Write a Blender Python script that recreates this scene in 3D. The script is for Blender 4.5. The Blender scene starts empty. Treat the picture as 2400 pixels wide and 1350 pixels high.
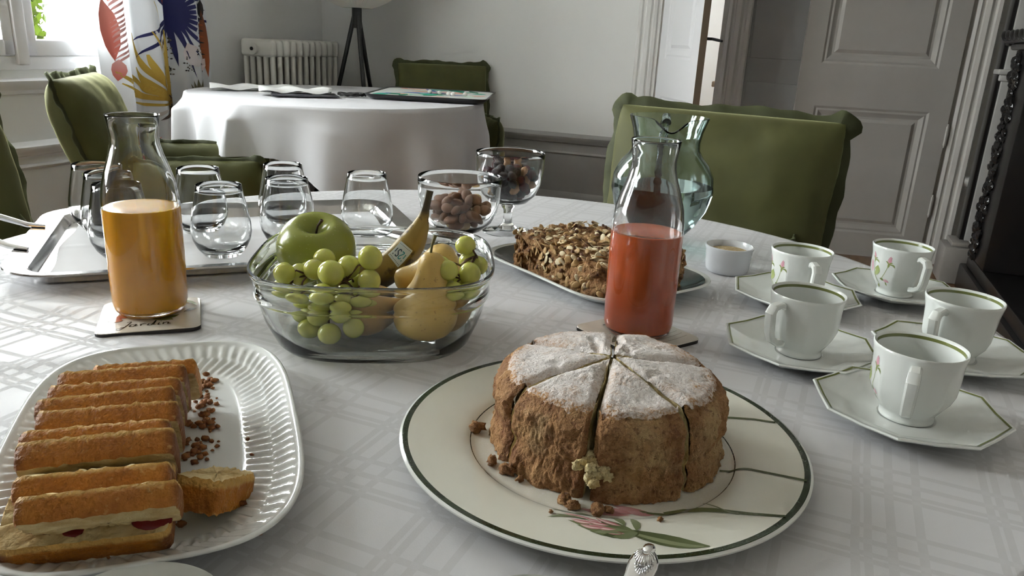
import bpy, bmesh, math, random
import numpy as np
from mathutils import Vector, Matrix, noise
R = math.radians
sin, cos, pi = math.sin, math.cos, math.pi
scene = bpy.context.scene
COL = scene.collection

# ------------------------------------------------------------------ camera
F_PX, PITCH, ROLL, EYE = 1800.0, R(17.8), R(2.9), Vector((0, 0, 1.07))
_fw = Vector((0, cos(PITCH), -sin(PITCH))); _rt = Vector((1, 0, 0)); _up = _rt.cross(_fw)
_rt, _up = cos(ROLL) * _rt + sin(ROLL) * _up, -sin(ROLL) * _rt + cos(ROLL) * _up
cd = bpy.data.cameras.new('camera'); co = bpy.data.objects.new('camera', cd); COL.objects.link(co)
cd.sensor_width = 36.0; cd.lens = F_PX / 2400 * 36.0; cd.clip_start = 0.02; cd.clip_end = 200
m = Matrix((( _rt.x, _up.x, -_fw.x, EYE.x), (_rt.y, _up.y, -_fw.y, EYE.y), (_rt.z, _up.z, -_fw.z, EYE.z), (0, 0, 0, 1)))
co.matrix_world = m
scene.camera = co

# ------------------------------------------------------------------ world, light, exposure
SKY = 1.0
w = bpy.data.worlds.new('overcast'); scene.world = w; w.use_nodes = True
bg = w.node_tree.nodes['Background']; bg.inputs[0].default_value = (0.975, 0.985, 1.0, 1); bg.inputs[1].default_value = SKY
vs = scene.view_settings
vs.view_transform = 'Standard'; vs.look = 'None'; vs.exposure = 5.15; vs.gamma = 1.0; vs.use_curve_mapping = False
cy = scene.cycles
cy.max_bounces = 10; cy.diffuse_bounces = 5; cy.glossy_bounces = 4; cy.transmission_bounces = 8; cy.transparent_max_bounces = 32
cy.adaptive_threshold = 0.03
cy.sample_clamp_indirect = 4.0; cy.blur_glossy = 0.2
cy.use_denoising = True

YAW = R(20.0)                                   # the room is turned 20 degrees against the view
UX, UY = cos(YAW), -sin(YAW); VX, VY = sin(YAW), cos(YAW)
def uv(u, v, z=0.0): return Vector((UX * u + VX * v, UY * u + VY * v, z))
WALL_U, WALL_V, WALL_R, WALL_F, CEIL = -3.21, 4.74, 1.45, -2.7, 2.95
WINDOWS = [(1.90, 3.06), (-0.25, 0.91)]     # along the window wall
WZ0, WZ1 = 0.85, 2.65
def portal(name, center, sx, sz, rot):
    ld = bpy.data.lights.new(name, 'AREA'); ld.shape = 'RECTANGLE'; ld.size = sx; ld.size_y = sz
    ld.cycles.is_portal = True
    lo = bpy.data.objects.new(name, ld); COL.objects.link(lo); lo.location = center; lo.rotation_euler = rot
for k, (a, b) in enumerate(WINDOWS):
    portal('window_daylight', uv(WALL_U - 0.33, (a + b) / 2, (WZ0 + WZ1) / 2), b - a, WZ1 - WZ0, (R(-90), 0, R(90) - YAW + pi) if False else (R(90), 0, R(90) + pi - YAW))

# ------------------------------------------------------------------ helpers
def tag(o, label=None, cat=None, group=None, kind=None):
    if label: o['label'] = label
    if cat: o['category'] = cat
    if group: o['group'] = group
    if kind: o['kind'] = kind
    return o
def thing(name, label, cat, loc=(0, 0, 0), rz=0.0, group=None, kind=None):
    o = bpy.data.objects.new(name, None); COL.objects.link(o); o.empty_display_size = 0.02
    o.location = loc; o.rotation_euler = (0, 0, rz)
    return tag(o, label, cat, group, kind)
def copy_tree(o, parent=None):
    c = o.copy(); COL.objects.link(c); c.parent = parent
    for ch in list(o.children): copy_tree(ch, c)
    return c

class MB:
    def __init__(s): s.v = []; s.f = []; s.m = []; s.c = None
    def add(s, vs, fs, mi=0):
        b = len(s.v); s.v.extend(tuple(p) for p in vs); s.f.extend(tuple(i + b for i in f) for f in fs); s.m.extend([mi] * len(fs)); return s
    def box(s, x0, x1, y0, y1, z0, z1, mi=0):
        return s.add([(x0,y0,z0),(x1,y0,z0),(x1,y1,z0),(x0,y1,z0),(x0,y0,z1),(x1,y0,z1),(x1,y1,z1),(x0,y1,z1)],
                     [(0,3,2,1),(4,5,6,7),(0,1,5,4),(1,2,6,5),(2,3,7,6),(3,0,4,7)], mi)
    def bbox(s, x0, x1, y0, y1, z0, z1, b=0.005, mi=0, seg=2):
        bm = bmesh.new(); bmesh.ops.create_cube(bm, size=1.0)
        for q in bm.verts: q.co = Vector(((x0+x1)/2 + q.co.x*(x1-x0), (y0+y1)/2 + q.co.y*(y1-y0), (z0+z1)/2 + q.co.z*(z1-z0)))
        bmesh.ops.bevel(bm, geom=bm.edges[:], offset=b, segments=seg, affect='EDGES', profile=0.5)
        return s.bm(bm, mi)
    def bm(s, bm, mi=0):
        bm.verts.index_update()
        s.add([q.co[:] for q in bm.verts], [[q.index for q in f.verts] for f in bm.faces], mi); bm.free(); return s
    def grid(s, fn, nu, nv, cu=False, cv=False, mi=0, flip=False):
        U = nu if cu else nu + 1; V = nv if cv else nv + 1
        b = [fn(i / nu, j / nv) for i in range(U) for j in range(V)]
        fs = []
        for i in range(nu):
            for j in range(nv):
                a = i * V + j; e = ((i + 1) % U) * V + j; d = ((i + 1) % U) * V + (j + 1) % V; c = i * V + (j + 1) % V
                fs.append((a, c, d, e) if flip else (a, e, d, c))
        return s.add(b, fs, mi)
    def lathe(s, prof, seg=48, c=(0, 0, 0), mod=None, mi=0, caps=True):
        n = len(prof); vs = []
        for i in range(seg):
            t = 2 * pi * i / seg
            for r, z in prof:
                k = mod(t, r, z) if mod else 1.0
                vs.append((c[0] + r * k * cos(t), c[1] + r * k * sin(t), c[2] + z))
        fs = []
        for i in range(seg):
            j = (i + 1) % seg
            for k in range(n - 1): fs.append((i*n+k, j*n+k, j*n+k+1, i*n+k+1))
        if caps:
            if prof[0][0] > 1e-6: fs.append(tuple(i*n for i in reversed(range(seg))))
            if prof[-1][0] > 1e-6: fs.append(tuple(i*n+n-1 for i in range(seg)))
        return s.add(vs, fs, mi)
    def tube(s, pts, rad, seg=10, mi=0, caps=True, up=None, flat=1.0, sq=0.0):
        P = [Vector(p) for p in pts]; n = len(P); rr = rad if hasattr(rad, '__len__') else [rad] * n
        T = [(P[min(i+1, n-1)] - P[max(i-1, 0)]).normalized() for i in range(n)]
        nrm = Vector(up) if up else (Vector((0, 0, 1)) if abs(T[0].z) < 0.9 else Vector((1, 0, 0)))
        vs = []
        for i in range(n):
            nrm = (nrm - T[i] * nrm.dot(T[i])).normalized(); bi = T[i].cross(nrm)
            for k in range(seg):
                a = 2 * pi * (k + .5) / seg; q_ = max(abs(cos(a)), abs(sin(a))) ** -sq; vs.append(P[i] + (nrm * cos(a) * flat + bi * sin(a)) * (rr[i] * q_))
        fs = [(i*seg+k, i*seg+(k+1) % seg, (i+1)*seg+(k+1) % seg, (i+1)*seg+k) for i in range(n-1) for k in range(seg)]
        if caps: fs += [tuple(reversed(range(seg))), tuple((n-1)*seg+k for k in range(seg))]
        return s.add(vs, fs, mi)
    def ell(s, c, r, seg=16, rings=10, rot=None, mi=0, fn=None):
        vs = []; fs = []
        M = rot if rot else Matrix.Identity(3)
        for j in range(rings + 1):
            p = pi * j / rings
            for i in range(seg):
                t = 2 * pi * i / seg; d = Vector((sin(p)*cos(t), sin(p)*sin(t), cos(p)))
                k = fn(d) if fn else 1.0
                vs.append(Vector(c) + M @ Vector((d.x*r[0]*k, d.y*r[1]*k, d.z*r[2]*k)))
        for j in range(rings):
            for i in range(seg):
                a = j*seg+i; b = j*seg+(i+1) % seg; fs.append((a, a+seg, b+seg, b))
        s.add(vs, fs, mi); return s
    def xf(s, fn): s.v = [tuple(fn(Vector(p))) for p in s.v]; return s
    def build(s, name, mats, parent=None, loc=None, rz=None, smooth=True, angle=38, weld=True):
        me = bpy.data.meshes.new(name); me.from_pydata(s.v, [], s.f)
        if not isinstance(mats, (list, tuple)): mats = [mats]
        for q in mats: me.materials.append(q)
        if len(mats) > 1: me.polygons.foreach_set('material_index', s.m)
        if weld:
            bm = bmesh.new(); bm.from_mesh(me); bmesh.ops.remove_doubles(bm, verts=bm.verts[:], dist=1e-6); bm.to_mesh(me); bm.free()
        me.polygons.foreach_set('use_smooth', [smooth] * len(me.polygons))
        if smooth and angle < 180: me.set_sharp_from_angle(angle=R(angle))
        me.update()
        o = bpy.data.objects.new(name, me); COL.objects.link(o)
        if parent is not None: o.parent = parent
        if loc is not None: o.location = loc
        if rz is not None: o.rotation_euler = (0, 0, rz)
        return o

class Print:
    """flat coloured print lying on a surface: strips of colour mapped through fn(a, b) -> point"""
    def __init__(s, fn, kx=1.0, lift=6e-6): s.fn = fn; s.kx = kx; s.k = 0; s.lift = lift; s.v = []; s.f = []; s.c = []
    def strip(s, pts, widths, col, nl=14, nw=3, col2=None):
        P = np.array(pts, float); P[:, 0] *= s.kx; W = np.array(widths, float)
        t = np.linspace(0, 1, len(P)); tt = np.linspace(0, 1, nl + 1)
        if len(P) == 3:
            L = lambda q: np.outer((1-q)**2, P[0]) + np.outer(2*q*(1-q), 2*P[1] - 0.5*(P[0]+P[2])) + np.outer(q**2, P[2]); C = L(tt)
        else: C = np.stack([np.interp(tt, t, P[:, 0]), np.interp(tt, t, P[:, 1])], -1)
        Wd = np.interp(tt, np.linspace(0, 1, len(W)), W)
        D = np.gradient(C, axis=0); D /= (np.hypot(D[:, 0], D[:, 1])[:, None] + 1e-12); N = np.stack([-D[:, 1], D[:, 0]], -1)
        b = len(s.v)
        s.k += 1
        for i in range(nl + 1):
            for k in range(nw + 1):
                q = C[i] + N[i] * Wd[i] * (k / nw - 0.5); s.v.append(tuple(s.fn(q[0] / s.kx, q[1], s.lift * s.k)))
                f = tt[i]
                s.c.append(tuple(col[j]*(1-f) + (col2 or col)[j]*f for j in range(3)) + (1.0,))
        for i in range(nl):
            for k in range(nw):
                a = b + i*(nw+1) + k; s.f.append((a, a+1, a+nw+2, a+nw+1))
        return s
    def petal(s, a, b, w, col, bend=0.0, col2=None, nl=12, prof=(0.0, 0.75, 1.0, 0.8, 0.0)):
        k = np.array([s.kx, 1.0]); a = np.array(a, float)*k; b = np.array(b, float)*k; d = b - a; n = np.array([-d[1], d[0]])
        return s.strip([a/k, ((a+b)/2 + n*bend)/k, b/k], [w*k for k in prof], col, nl, 3, col2)
    def build(s, name, mat, parent):
        me = bpy.data.meshes.new(name); me.from_pydata(s.v, [], s.f); me.materials.append(mat)
        ca = me.color_attributes.new('Col', 'FLOAT_COLOR', 'POINT'); ca.data.foreach_set('color', np.array(s.c, np.float32).ravel())
        me.polygons.foreach_set('use_smooth', [True]*len(me.polygons)); me.update()
        o = bpy.data.objects.new(name, me); COL.objects.link(o); o.parent = parent; return o

def fbm(p, sc, oct=3):
    v = 0.0; a = 1.0; q = Vector(p) * sc
    for _ in range(oct): v += a * noise.noise(q); q = q * 2.03; a *= 0.5
    return v

# ------------------------------------------------------------------ materials
class NT:
    def __init__(s, name):
        s.m = bpy.data.materials.new(name); s.m.use_nodes = True; s.t = s.m.node_tree; s.t.nodes.clear()
        s.o = s.n('ShaderNodeOutputMaterial')
    def n(s, typ, **kw):
        x = s.t.nodes.new(typ)
        for k, v in kw.items():
            if k.startswith('i_'):
                key = k[2:]; key = int(key) if key.isdigit() else key.replace('_', ' '); s.set(x.inputs[key], v)
            else: setattr(x, k, v)
        return x
    def set(s, inp, v):
        if isinstance(v, bpy.types.NodeSocket): s.t.links.new(v, inp)
        elif isinstance(v, tuple) and len(v) == 3 and inp.type == 'RGBA': inp.default_value = v + (1,)
        else: inp.default_value = v
    def coord(s, out='Object', scale=1.0, rot=(0, 0, 0)):
        c = s.n('ShaderNodeTexCoord'); mp = s.n('ShaderNodeMapping'); s.set(mp.inputs[0], c.outputs[out])
        mp.inputs['Scale'].default_value = (scale,)*3 if not hasattr(scale, '__len__') else scale
        mp.inputs['Rotation'].default_value = rot
        return mp.outputs[0]
    def noise(s, scale=5, detail=4, rough=0.55, vec=None, dist=0.0):
        x = s.n('ShaderNodeTexNoise'); s.set(x.inputs['Vector'], vec if vec is not None else s.coord())
        x.inputs['Scale'].default_value = scale; x.inputs['Detail'].default_value = detail; x.inputs['Roughness'].default_value = rough; x.inputs['Distortion'].default_value = dist
        return x.outputs['Fac']
    def ramp(s, fac, stops, interp='LINEAR'):
        x = s.n('ShaderNodeValToRGB'); s.set(x.inputs[0], fac); r = x.color_ramp; r.interpolation = interp
        while len(r.elements) < len(stops): r.elements.new(0.5)
        for e, (p, c) in zip(r.elements, stops):
            e.position = p; e.color = (c, c, c, 1) if not hasattr(c, '__len__') else tuple(c)[:3] + (1,)
        return x.outputs[0]
    def math(s, op, a, b=0.0, c=None):
        x = s.n('ShaderNodeMath', operation=op); s.set(x.inputs[0], a); s.set(x.inputs[1], b)
        if c is not None: s.set(x.inputs[2], c)
        return x.outputs[0]
    def mix(s, fac, a, b, mode='MIX'):
        x = s.n('ShaderNodeMix', data_type='RGBA', blend_type=mode); s.set(x.inputs[0], fac); s.set(x.inputs[6], a); s.set(x.inputs[7], b); return x.outputs[2]
    def bump(s, h, strength=0.3, dist=0.002):
        x = s.n('ShaderNodeBump'); s.set(x.inputs['Height'], h); x.inputs['Strength'].default_value = strength; x.inputs['Distance'].default_value = dist; return x.outputs[0]
    def pbr(s, **kw):
        p = s.n('ShaderNodeBsdfPrincipled')
        for k, v in kw.items(): s.set(p.inputs[k.replace('_', ' ')], v)
        s.t.links.new(p.outputs[0], s.o.inputs[0]); return s.m
def plain(name, col, rough=0.5, **kw):
    return NT(name).pbr(Base_Color=col, Roughness=rough, **kw)
def mottled(name, c1, c2, scale=6, rough=0.5, detail=4, bump=0.0, bscale=None, bdist=0.002, lo=0.35, hi=0.65, **kw):
    t = NT(name); f = t.noise(scale, detail)
    a = dict(Base_Color=t.ramp(f, [(lo, c1), (hi, c2)]), Roughness=rough, **kw)
    if bump: a['Normal'] = t.bump(t.noise(bscale or scale*3, 4), bump, bdist)
    return t.pbr(**a)
def thin_glass(name, tint=(0.97, 0.985, 0.98), edge=(0.62, 0.68, 0.67), rough=0.0, gain=1.0, bump=0.0):
    t = NT(name)
    lw = t.n('ShaderNodeLayerWeight'); lw.inputs[0].default_value = 0.5
    f = lw.outputs['Facing']
    tr = t.n('ShaderNodeBsdfTransparent'); t.set(tr.inputs[0], t.mix(t.math('POWER', f, 5.0), tint, edge))
    gl = t.n('ShaderNodeBsdfGlossy'); gl.inputs['Roughness'].default_value = rough; gl.inputs[0].default_value = (1, 1, 1, 1)
    fr = t.math('ADD', t.math('MULTIPLY', t.math('POWER', f, 4.5), .9), .045)
    if bump: t.set(gl.inputs['Normal'], t.bump(t.noise(220, 3), bump, 0.001))
    mx = t.n('ShaderNodeMixShader'); t.set(mx.inputs[0], t.math('MINIMUM', t.math('MULTIPLY', fr, gain), 1.0)); t.t.links.new(tr.outputs[0], mx.inputs[1]); t.t.links.new(gl.outputs[0], mx.inputs[2])
    t.t.links.new(mx.outputs[0], t.o.inputs[0]); return t.m
def real_glass(name, col, ior=1.47):
    t = NT(name); g = t.n('ShaderNodeBsdfGlass'); g.inputs['IOR'].default_value = ior; g.inputs['Roughness'].default_value = 0.0; t.set(g.inputs[0], col); t.t.links.new(g.outputs[0], t.o.inputs[0]); return t.m
def printed(name, rough=0.2):
    t = NT(name); a = t.n('ShaderNodeAttribute', attribute_name='Col'); return t.pbr(Base_Color=a.outputs['Color'], Roughness=rough)

M = {}
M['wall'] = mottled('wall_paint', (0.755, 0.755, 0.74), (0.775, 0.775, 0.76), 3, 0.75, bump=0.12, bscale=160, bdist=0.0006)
M['wood_paint'] = mottled('woodwork_paint', (0.71, 0.705, 0.685), (0.735, 0.73, 0.71), 5, 0.42)
M['door_paint'] = mottled('taupe_door_paint', (0.40, 0.385, 0.36), (0.425, 0.41, 0.385), 5, 0.42)
M['casing_paint'] = mottled('grey_casing_paint', (0.50, 0.485, 0.46), (0.53, 0.515, 0.49), 5, 0.4)
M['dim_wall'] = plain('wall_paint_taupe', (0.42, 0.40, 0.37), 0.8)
M['grey_paint'] = mottled('grey_dado_paint', (0.33, 0.32, 0.31), (0.36, 0.35, 0.335), 5, 0.5)
M['white_paint'] = plain('white_window_paint', (0.80, 0.80, 0.82), 0.35)
M['ceiling'] = plain('ceiling_paint', (0.78, 0.78, 0.76), 0.8)
M['black'] = plain('black_metal', (0.012, 0.012, 0.013), 0.4)
M['pane'] = thin_glass('window_pane', (0.97, 0.99, 0.98), (0.8, 0.85, 0.83))
M['printed'] = printed('colour_print', 0.22)
M['printed_cloth'] = printed('colour_print_cloth', 0.85)
_t = NT('tray_print'); M['tray_print'] = _t.pbr(Base_Color=_t.n('ShaderNodeAttribute', attribute_name='Col').outputs['Color'], Roughness=.9, Specular_IOR_Level=0.0)
M['porcelain'] = NT('white_porcelain').pbr(Base_Color=(0.71, 0.735, 0.71), Roughness=0.09, IOR=1.5, Subsurface_Weight=0.0)
M['silver'] = mottled('polished_silver', (0.78, 0.78, 0.79), (0.86, 0.86, 0.86), 30, 0.13, Metallic=1.0)
M['glass'] = real_glass('clear_glass', (0.985, 0.99, 0.99))
M['bowl_glass'] = real_glass('bowl_glass', (0.98, 0.99, 0.98))
M['jug_glass'] = real_glass('aqua_glass', (0.93, 0.98, 0.975))
M['carafe_glass'] = real_glass('carafe_glass', (0.985, 0.99, 0.99))
def _floor():
    t = NT('oak_floor'); v = t.coord('Object', 1.0)
    wn = t.n('ShaderNodeObjectInfo')
    mp = t.coord('Object', (9, 1.2, 1)); g = t.noise(6, 6, 0.6, mp, 0.4)
    c = t.ramp(g, [(0.3, (0.16, 0.075, 0.028)), (0.7, (0.30, 0.16, 0.065))])
    c = t.mix(0.35, c, t.ramp(wn.outputs['Random'], [(0, (0.13, 0.06, 0.022)), (1, (0.32, 0.18, 0.08))]))
    return t.pbr(Base_Color=c, Roughness=0.32)
M['floor'] = _floor()
def _velvet(name):
    t = NT(name); f = t.noise(7, 3)
    lw = t.n('ShaderNodeLayerWeight'); lw.inputs[0].default_value = 0.35
    c = t.ramp(f, [(0.3, (0.050, 0.052, 0.009)), (0.7, (0.074, 0.076, 0.015))])
    return t.pbr(Base_Color=c, Roughness=0.75, Sheen_Weight=0.7, Sheen_Roughness=0.3, Sheen_Tint=(0.60, 0.60, 0.32), Normal=t.bump(t.noise(14, 3), 0.25, 0.004))
M['velvet'] = _velvet('green_velvet')
M['velvet_seam'] = plain('green_velvet_flange', (0.030, 0.034, 0.008), 0.8, Sheen_Weight=0.3, Sheen_Tint=(0.55, 0.62, 0.3))
M['dark_wood'] = mottled('dark_wood', (0.025, 0.014, 0.009), (0.05, 0.03, 0.018), 12, 0.4)

# ------------------------------------------------------------------ the room (built in its own turned frame)
def room(name, mb, mats, label, cat='structure', parent=None, kind='structure', angle=38):
    o = mb.build(name, mats, parent, angle=angle)
    if parent is None:
        o.rotation_euler = (0, 0, -YAW); tag(o, label, cat, kind=kind)
    return o
fl_o = room('floor', MB().box(WALL_U, WALL_R, WALL_F, WALL_V + 0.1, -0.12, -0.012), M['dark_wood'], 'brown oak board floor under the tables', 'floor')
bd = None; nbd = 38; bw = (WALL_R - WALL_U) / nbd; rbd = random.Random(3)
for k in range(nbd):
    va = WALL_F
    for vb in (WALL_F + 1.6 + 1.5 * rbd.random(), WALL_V - 1.6 * rbd.random() - .4, WALL_V + .1):
        if bd is None: bd = MB().bbox(0, bw - .0016, 0, 1, -.012, 0, .0008, seg=1).build('floor_board', M['floor'], fl_o); o = bd
        else: o = bd.copy(); COL.objects.link(o); o.parent = fl_o
        o.location = (WALL_U + k * bw, va, 0); o.scale = (1, vb - va - .0016, 1); va = vb
room('ceiling', MB().box(WALL_U - .3, WALL_R + .3, WALL_F - .3, WALL_V + .2, CEIL, CEIL + 0.15), M['ceiling'], 'plain white ceiling over the dining room', 'ceiling')
# window wall with three openings
mb = MB(); t0, t1 = WALL_U - 0.30, WALL_U
cuts = sorted(WINDOWS); prev = WALL_F - 0.3
for a, b in cuts:
    mb.box(t0, t1, prev, a, 0, CEIL); mb.box(t0, t1, a, b, 0, WZ0); mb.box(t0, t1, a, b, WZ1, CEIL); prev = b
mb.box(t0, t1, prev, WALL_V + 0.2, 0, CEIL)
room('wall_left', mb, M['wall'], 'pale grey window wall with panelled dado and curtain', 'wall')
# back wall: a narrow doorway and a second doorway
D1 = (-0.885, -0.525); D2 = (-0.07, 0.695); DZ = 2.25
mb = MB(); y0, y1 = WALL_V, WALL_V + 0.2
mb.box(WALL_U, D1[0], y0, y1, 0, CEIL).box(D1[0], D1[1], y0, y1, DZ, CEIL).box(D1[1], D2[0], y0, y1, 0, CEIL).box(D2[0], D2[1], y0, y1, DZ, CEIL).box(D2[1], WALL_R, y0, y1, 0, CEIL)
room('wall_back', mb, M['wall'], 'pale plastered back wall behind the far table', 'wall')
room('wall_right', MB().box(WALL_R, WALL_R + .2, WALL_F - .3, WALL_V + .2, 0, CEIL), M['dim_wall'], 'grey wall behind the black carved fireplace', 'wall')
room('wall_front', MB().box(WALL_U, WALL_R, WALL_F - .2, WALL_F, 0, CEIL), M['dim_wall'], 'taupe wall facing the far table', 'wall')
# room beyond the doorway
mb = MB().box(-1.9, 1.5, WALL_V + .2, 7.4, -0.12, 0)
room('floor_hall', mb, M['floor'], 'wooden floor seen through the narrow doorway', 'floor')
mb = MB().box(-1.9, 1.5, 7.2, 7.4, 0, CEIL).box(1.3, 1.5, WALL_V + .2, 7.2, 0, CEIL).box(-1.9, -1.75, WALL_V + .2, 5.8, 0, CEIL).box(-1.9, -1.75, 6.4, 7.2, 0, CEIL).box(-1.9, -1.75, 5.8, 6.4, 0, 1.2).box(-1.9, -1.75, 5.8, 6.4, 2.0, CEIL).box(-1.9, 1.5, WALL_V + .2, 7.4, CEIL, CEIL + .1)
room('wall_hall', mb, M['ceiling'], 'bright white wall of the room beyond the doorway', 'wall')

# profiles: rails along a wall
def rail(mb, along, a, b, face, prof, mi=0):
    """prof: list of (depth from wall, z); along 'u' runs on the back wall, 'v' on the window wall"""
    n = len(prof); vs = []
    for t in (a, b):
        for d, z in prof: vs.append((t, face - d, z) if along == 'u' else (face + d, t, z))
    fs = [(k, k+1, n+k+1, n+k) if along == 'v' else (k, n+k, n+k+1, k+1) for k in range(n-1)] + [tuple(range(n)), tuple(reversed(range(n, 2*n)))]
    return mb.add(vs, fs, mi)
DADO = [(0, .46), (.008, .46), (.008, .468), (.022, .474), (.026, .486), (.036, .496), (.038, .512), (.030, .520), (.012, .524), (0, .532)]
BASEP = [(0, 0), (.022, 0), (.022, .13), (.014, .15), (.008, .16), (0, .165)]
PANEL = [(0, .395), (.010, .40), (.014, .408), (.008, .418), (0, .42)]
o = room('trim_1', rail(MB(), 'u', WALL_U + .03, -1.03, WALL_V, DADO), M['grey_paint'], 'grey dado rail along the back wall', 'trim')
o = room('trim_2', rail(MB(), 'u', WALL_U + .05, -1.06, WALL_V, PANEL), M['grey_paint'], 'thin grey moulding below the dado rail of the back wall', 'trim')
room('trim_3', MB().box(WALL_U, -1.03, WALL_V - .006, WALL_V, 0.16, .47), M['grey_paint'], 'grey painted dado panel of the back wall', 'trim')
room('baseboard_back', rail(MB(), 'u', WALL_U + .03, -1.03, WALL_V, BASEP), M['grey_paint'], 'grey skirting board along the back wall', 'baseboard')
room('trim_4', rail(MB(), 'v', WALL_F, WALL_V - .05, WALL_U, [(d, z + .012) for d, z in DADO]), M['white_paint'], 'white dado rail along the window wall', 'trim')
room('trim_5', rail(MB(), 'v', WALL_F, WALL_V - .05, WALL_U, [(d, z + .025) for d, z in PANEL]), M['white_paint'], 'thin white moulding under the window wall dado rail', 'trim')
SILL = [(0, .745), (.012, .75), (.014, .765), (.030, .775), (.045, .79), (.048, .806), (.03, .812), (0, .815)]
for k, (a, b) in enumerate(WINDOWS):
    room('trim_%d' % (6 + k), rail(MB(), 'v', a - .14, b + .14, WALL_U, SILL), M['white_paint'], ['white moulded ledge below the window by the curtain', 'white moulded ledge below the second window'][k], 'trim')
room('baseboard_left', rail(MB(), 'v', WALL_F, WALL_V - .05, WALL_U, BASEP), M['white_paint'], 'white skirting board along the window wall', 'baseboard')
# windows
for k, (a, b) in enumerate(WINDOWS):
    fx0, fx1 = WALL_U - .09, WALL_U + .012
    mid = 2.472 if k == 0 else (a + b) / 2
    mb = MB().bbox(fx0, fx1, a, b, WZ0, WZ0 + .058, .004).bbox(fx0, fx1, a, b, WZ1 - .05, WZ1, .004).bbox(fx0, fx1, a, a + .045, WZ0, WZ1, .004).bbox(fx0, fx1, b - .045, b, WZ0, WZ1, .004)
    wo = room('window_%d' % (k + 1), mb, M['white_paint'], ['white casement window letting in daylight beside the patterned curtain', 'second white casement window lighting the breakfast table'][k], 'window')
    for s, (p, q) in enumerate(((a + .045, mid - .028), (mid + .028, b - .045))):
        x0, x1, z0, z1 = fx0 + .012, fx1 + .008, WZ0 + .058, WZ1 - .05
        sb = MB().bbox(x0, x1, p, q, z0, z0 + .068, .006).bbox(x0, x1, p, q, z1 - .06, z1, .006).bbox(x0, x1, p, p + .05, z0, z1, .006).bbox(x0, x1, q - .05, q, z0, z1, .006).bbox(x0 + .02, x1 - .01, p + .04, q - .04, 1.72, 1.755, .004)
        so = room('sash', sb, M['white_paint'], None, parent=wo)
        for zz in ((z0 + .06, 1.725), (1.75, z1 - .05)):
            room('pane', MB().box(x0 + .03, x0 + .034, p + .045, q - .045, zz[0], zz[1]), M['pane'], None, parent=so)
    room('meeting_bead', MB().bbox(fx0 + .02, fx1 + .022, mid - .028, mid + .028, WZ0 + .02, WZ1 - .02, .008), M['white_paint'], None, parent=wo)
# outside: pale terrace and a tree
tag(MB().box(-60, -3.52, -40, 60, -0.45, -0.40).build('ground', plain('pale_gravel', (0.62, 0.60, 0.55), 0.9), rz=-YAW), 'pale gravel terrace outside the window', 'ground', kind='structure')

# door casings: stepped architraves
def casing(mb, u0, u1, face, z1, mirror=False):
    w = u1 - u0; pr = [(0, .012), (.16, .012), (.18, .024), (.30, .030), (.36, .020), (.42, .020), (.46, .032), (.62, .036), (.70, .026), (.78, .026), (.84, .038), (.96, .040), (1, .028)]
    if mirror: pr = [(1 - a, d) for a, d in reversed(pr)]
    pr = [(0, 0)] + pr + [(1, 0)]; n = len(pr)
    vs = [(u0 + a * w, face - d, z) for z in (0, z1) for a, d in pr]
    fs = [(k, k + 1, n + k + 1, n + k) for k in range(n - 1)] + [tuple(reversed(range(n))), tuple(range(n, 2*n))]
    return mb.add(vs, fs)
room('trim_9', casing(MB(), -1.015, -.885, WALL_V, DZ + .1, True).box(-.885, -.872, WALL_V, WALL_V + .2, 0, DZ), M['wood_paint'], 'moulded white architrave beside the pale back wall', 'trim', angle=20)
room('trim_10', casing(MB(), -.535, -.375, WALL_V, DZ + .1), M['casing_paint'], 'moulded grey architrave between the two doors', 'trim', angle=20)
room('trim_11', casing(MB(), .695, .835, WALL_V, DZ + .1), M['casing_paint'], 'moulded pale architrave at the hinges of the wide door', 'trim', angle=20)
# panelled wall strip between the doors, the ajar leaf's shadow put into its dark colour
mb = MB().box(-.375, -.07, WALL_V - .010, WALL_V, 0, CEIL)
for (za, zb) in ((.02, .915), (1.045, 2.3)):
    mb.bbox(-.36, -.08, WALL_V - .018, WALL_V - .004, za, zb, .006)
room('trim_12', mb, mottled('shaded_panel_paint', (.27, .275, .275), (.30, .305, .305), 4, .5), 'panelled strip of wall between the two doors, coloured dark as shade', 'trim')

# panelled door leaf, origin at the hinge foot, leaf along +x, thickness along y
def door_leaf(mbw, w, h, panels, th=.036, st=.10):
    mb = MB()
    zs = [0] + [z for p in panels for z in p] + [h]
    for k in range(0, len(zs), 2): mb.box(st, w - st, 0, th, zs[k], zs[k + 1])
    mb.box(0, st, 0, th, 0, h).box(w - st, w, 0, th, 0, h)
    return mb
def door_panels(root, w, panels, mat, th=.036, st=.10):
    for za, zb in panels:
        mb = MB(); n = 0
        steps = [(0, 0.0), (.012, .006), (.022, .004), (.034, .010), (.046, .014), (.058, .014), (.075, .006)]
        for side in (0, 1):
            vs = []; fs = []
            for ins, dep in steps:
                y = dep if side == 0 else th - dep
                vs += [(st + ins, y, za + ins), (w - st - ins, y, za + ins), (w - st - ins, y, zb - ins), (st + ins, y, zb - ins)]
            for k in range(len(steps) - 1):
                for e in range(4):
                    a = k*4 + e; b = k*4 + (e + 1) % 4; fs.append((a, b, b + 4, a + 4) if side == 0 else (a, a + 4, b + 4, b))
            q = (len(steps) - 1) * 4; fs.append((q, q+1, q+2, q+3) if side == 0 else (q+3, q+2, q+1, q))
            mb.add(vs, fs)
        mb.build('panel', mat, root, angle=15).location = (0, 0, .008)
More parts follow.
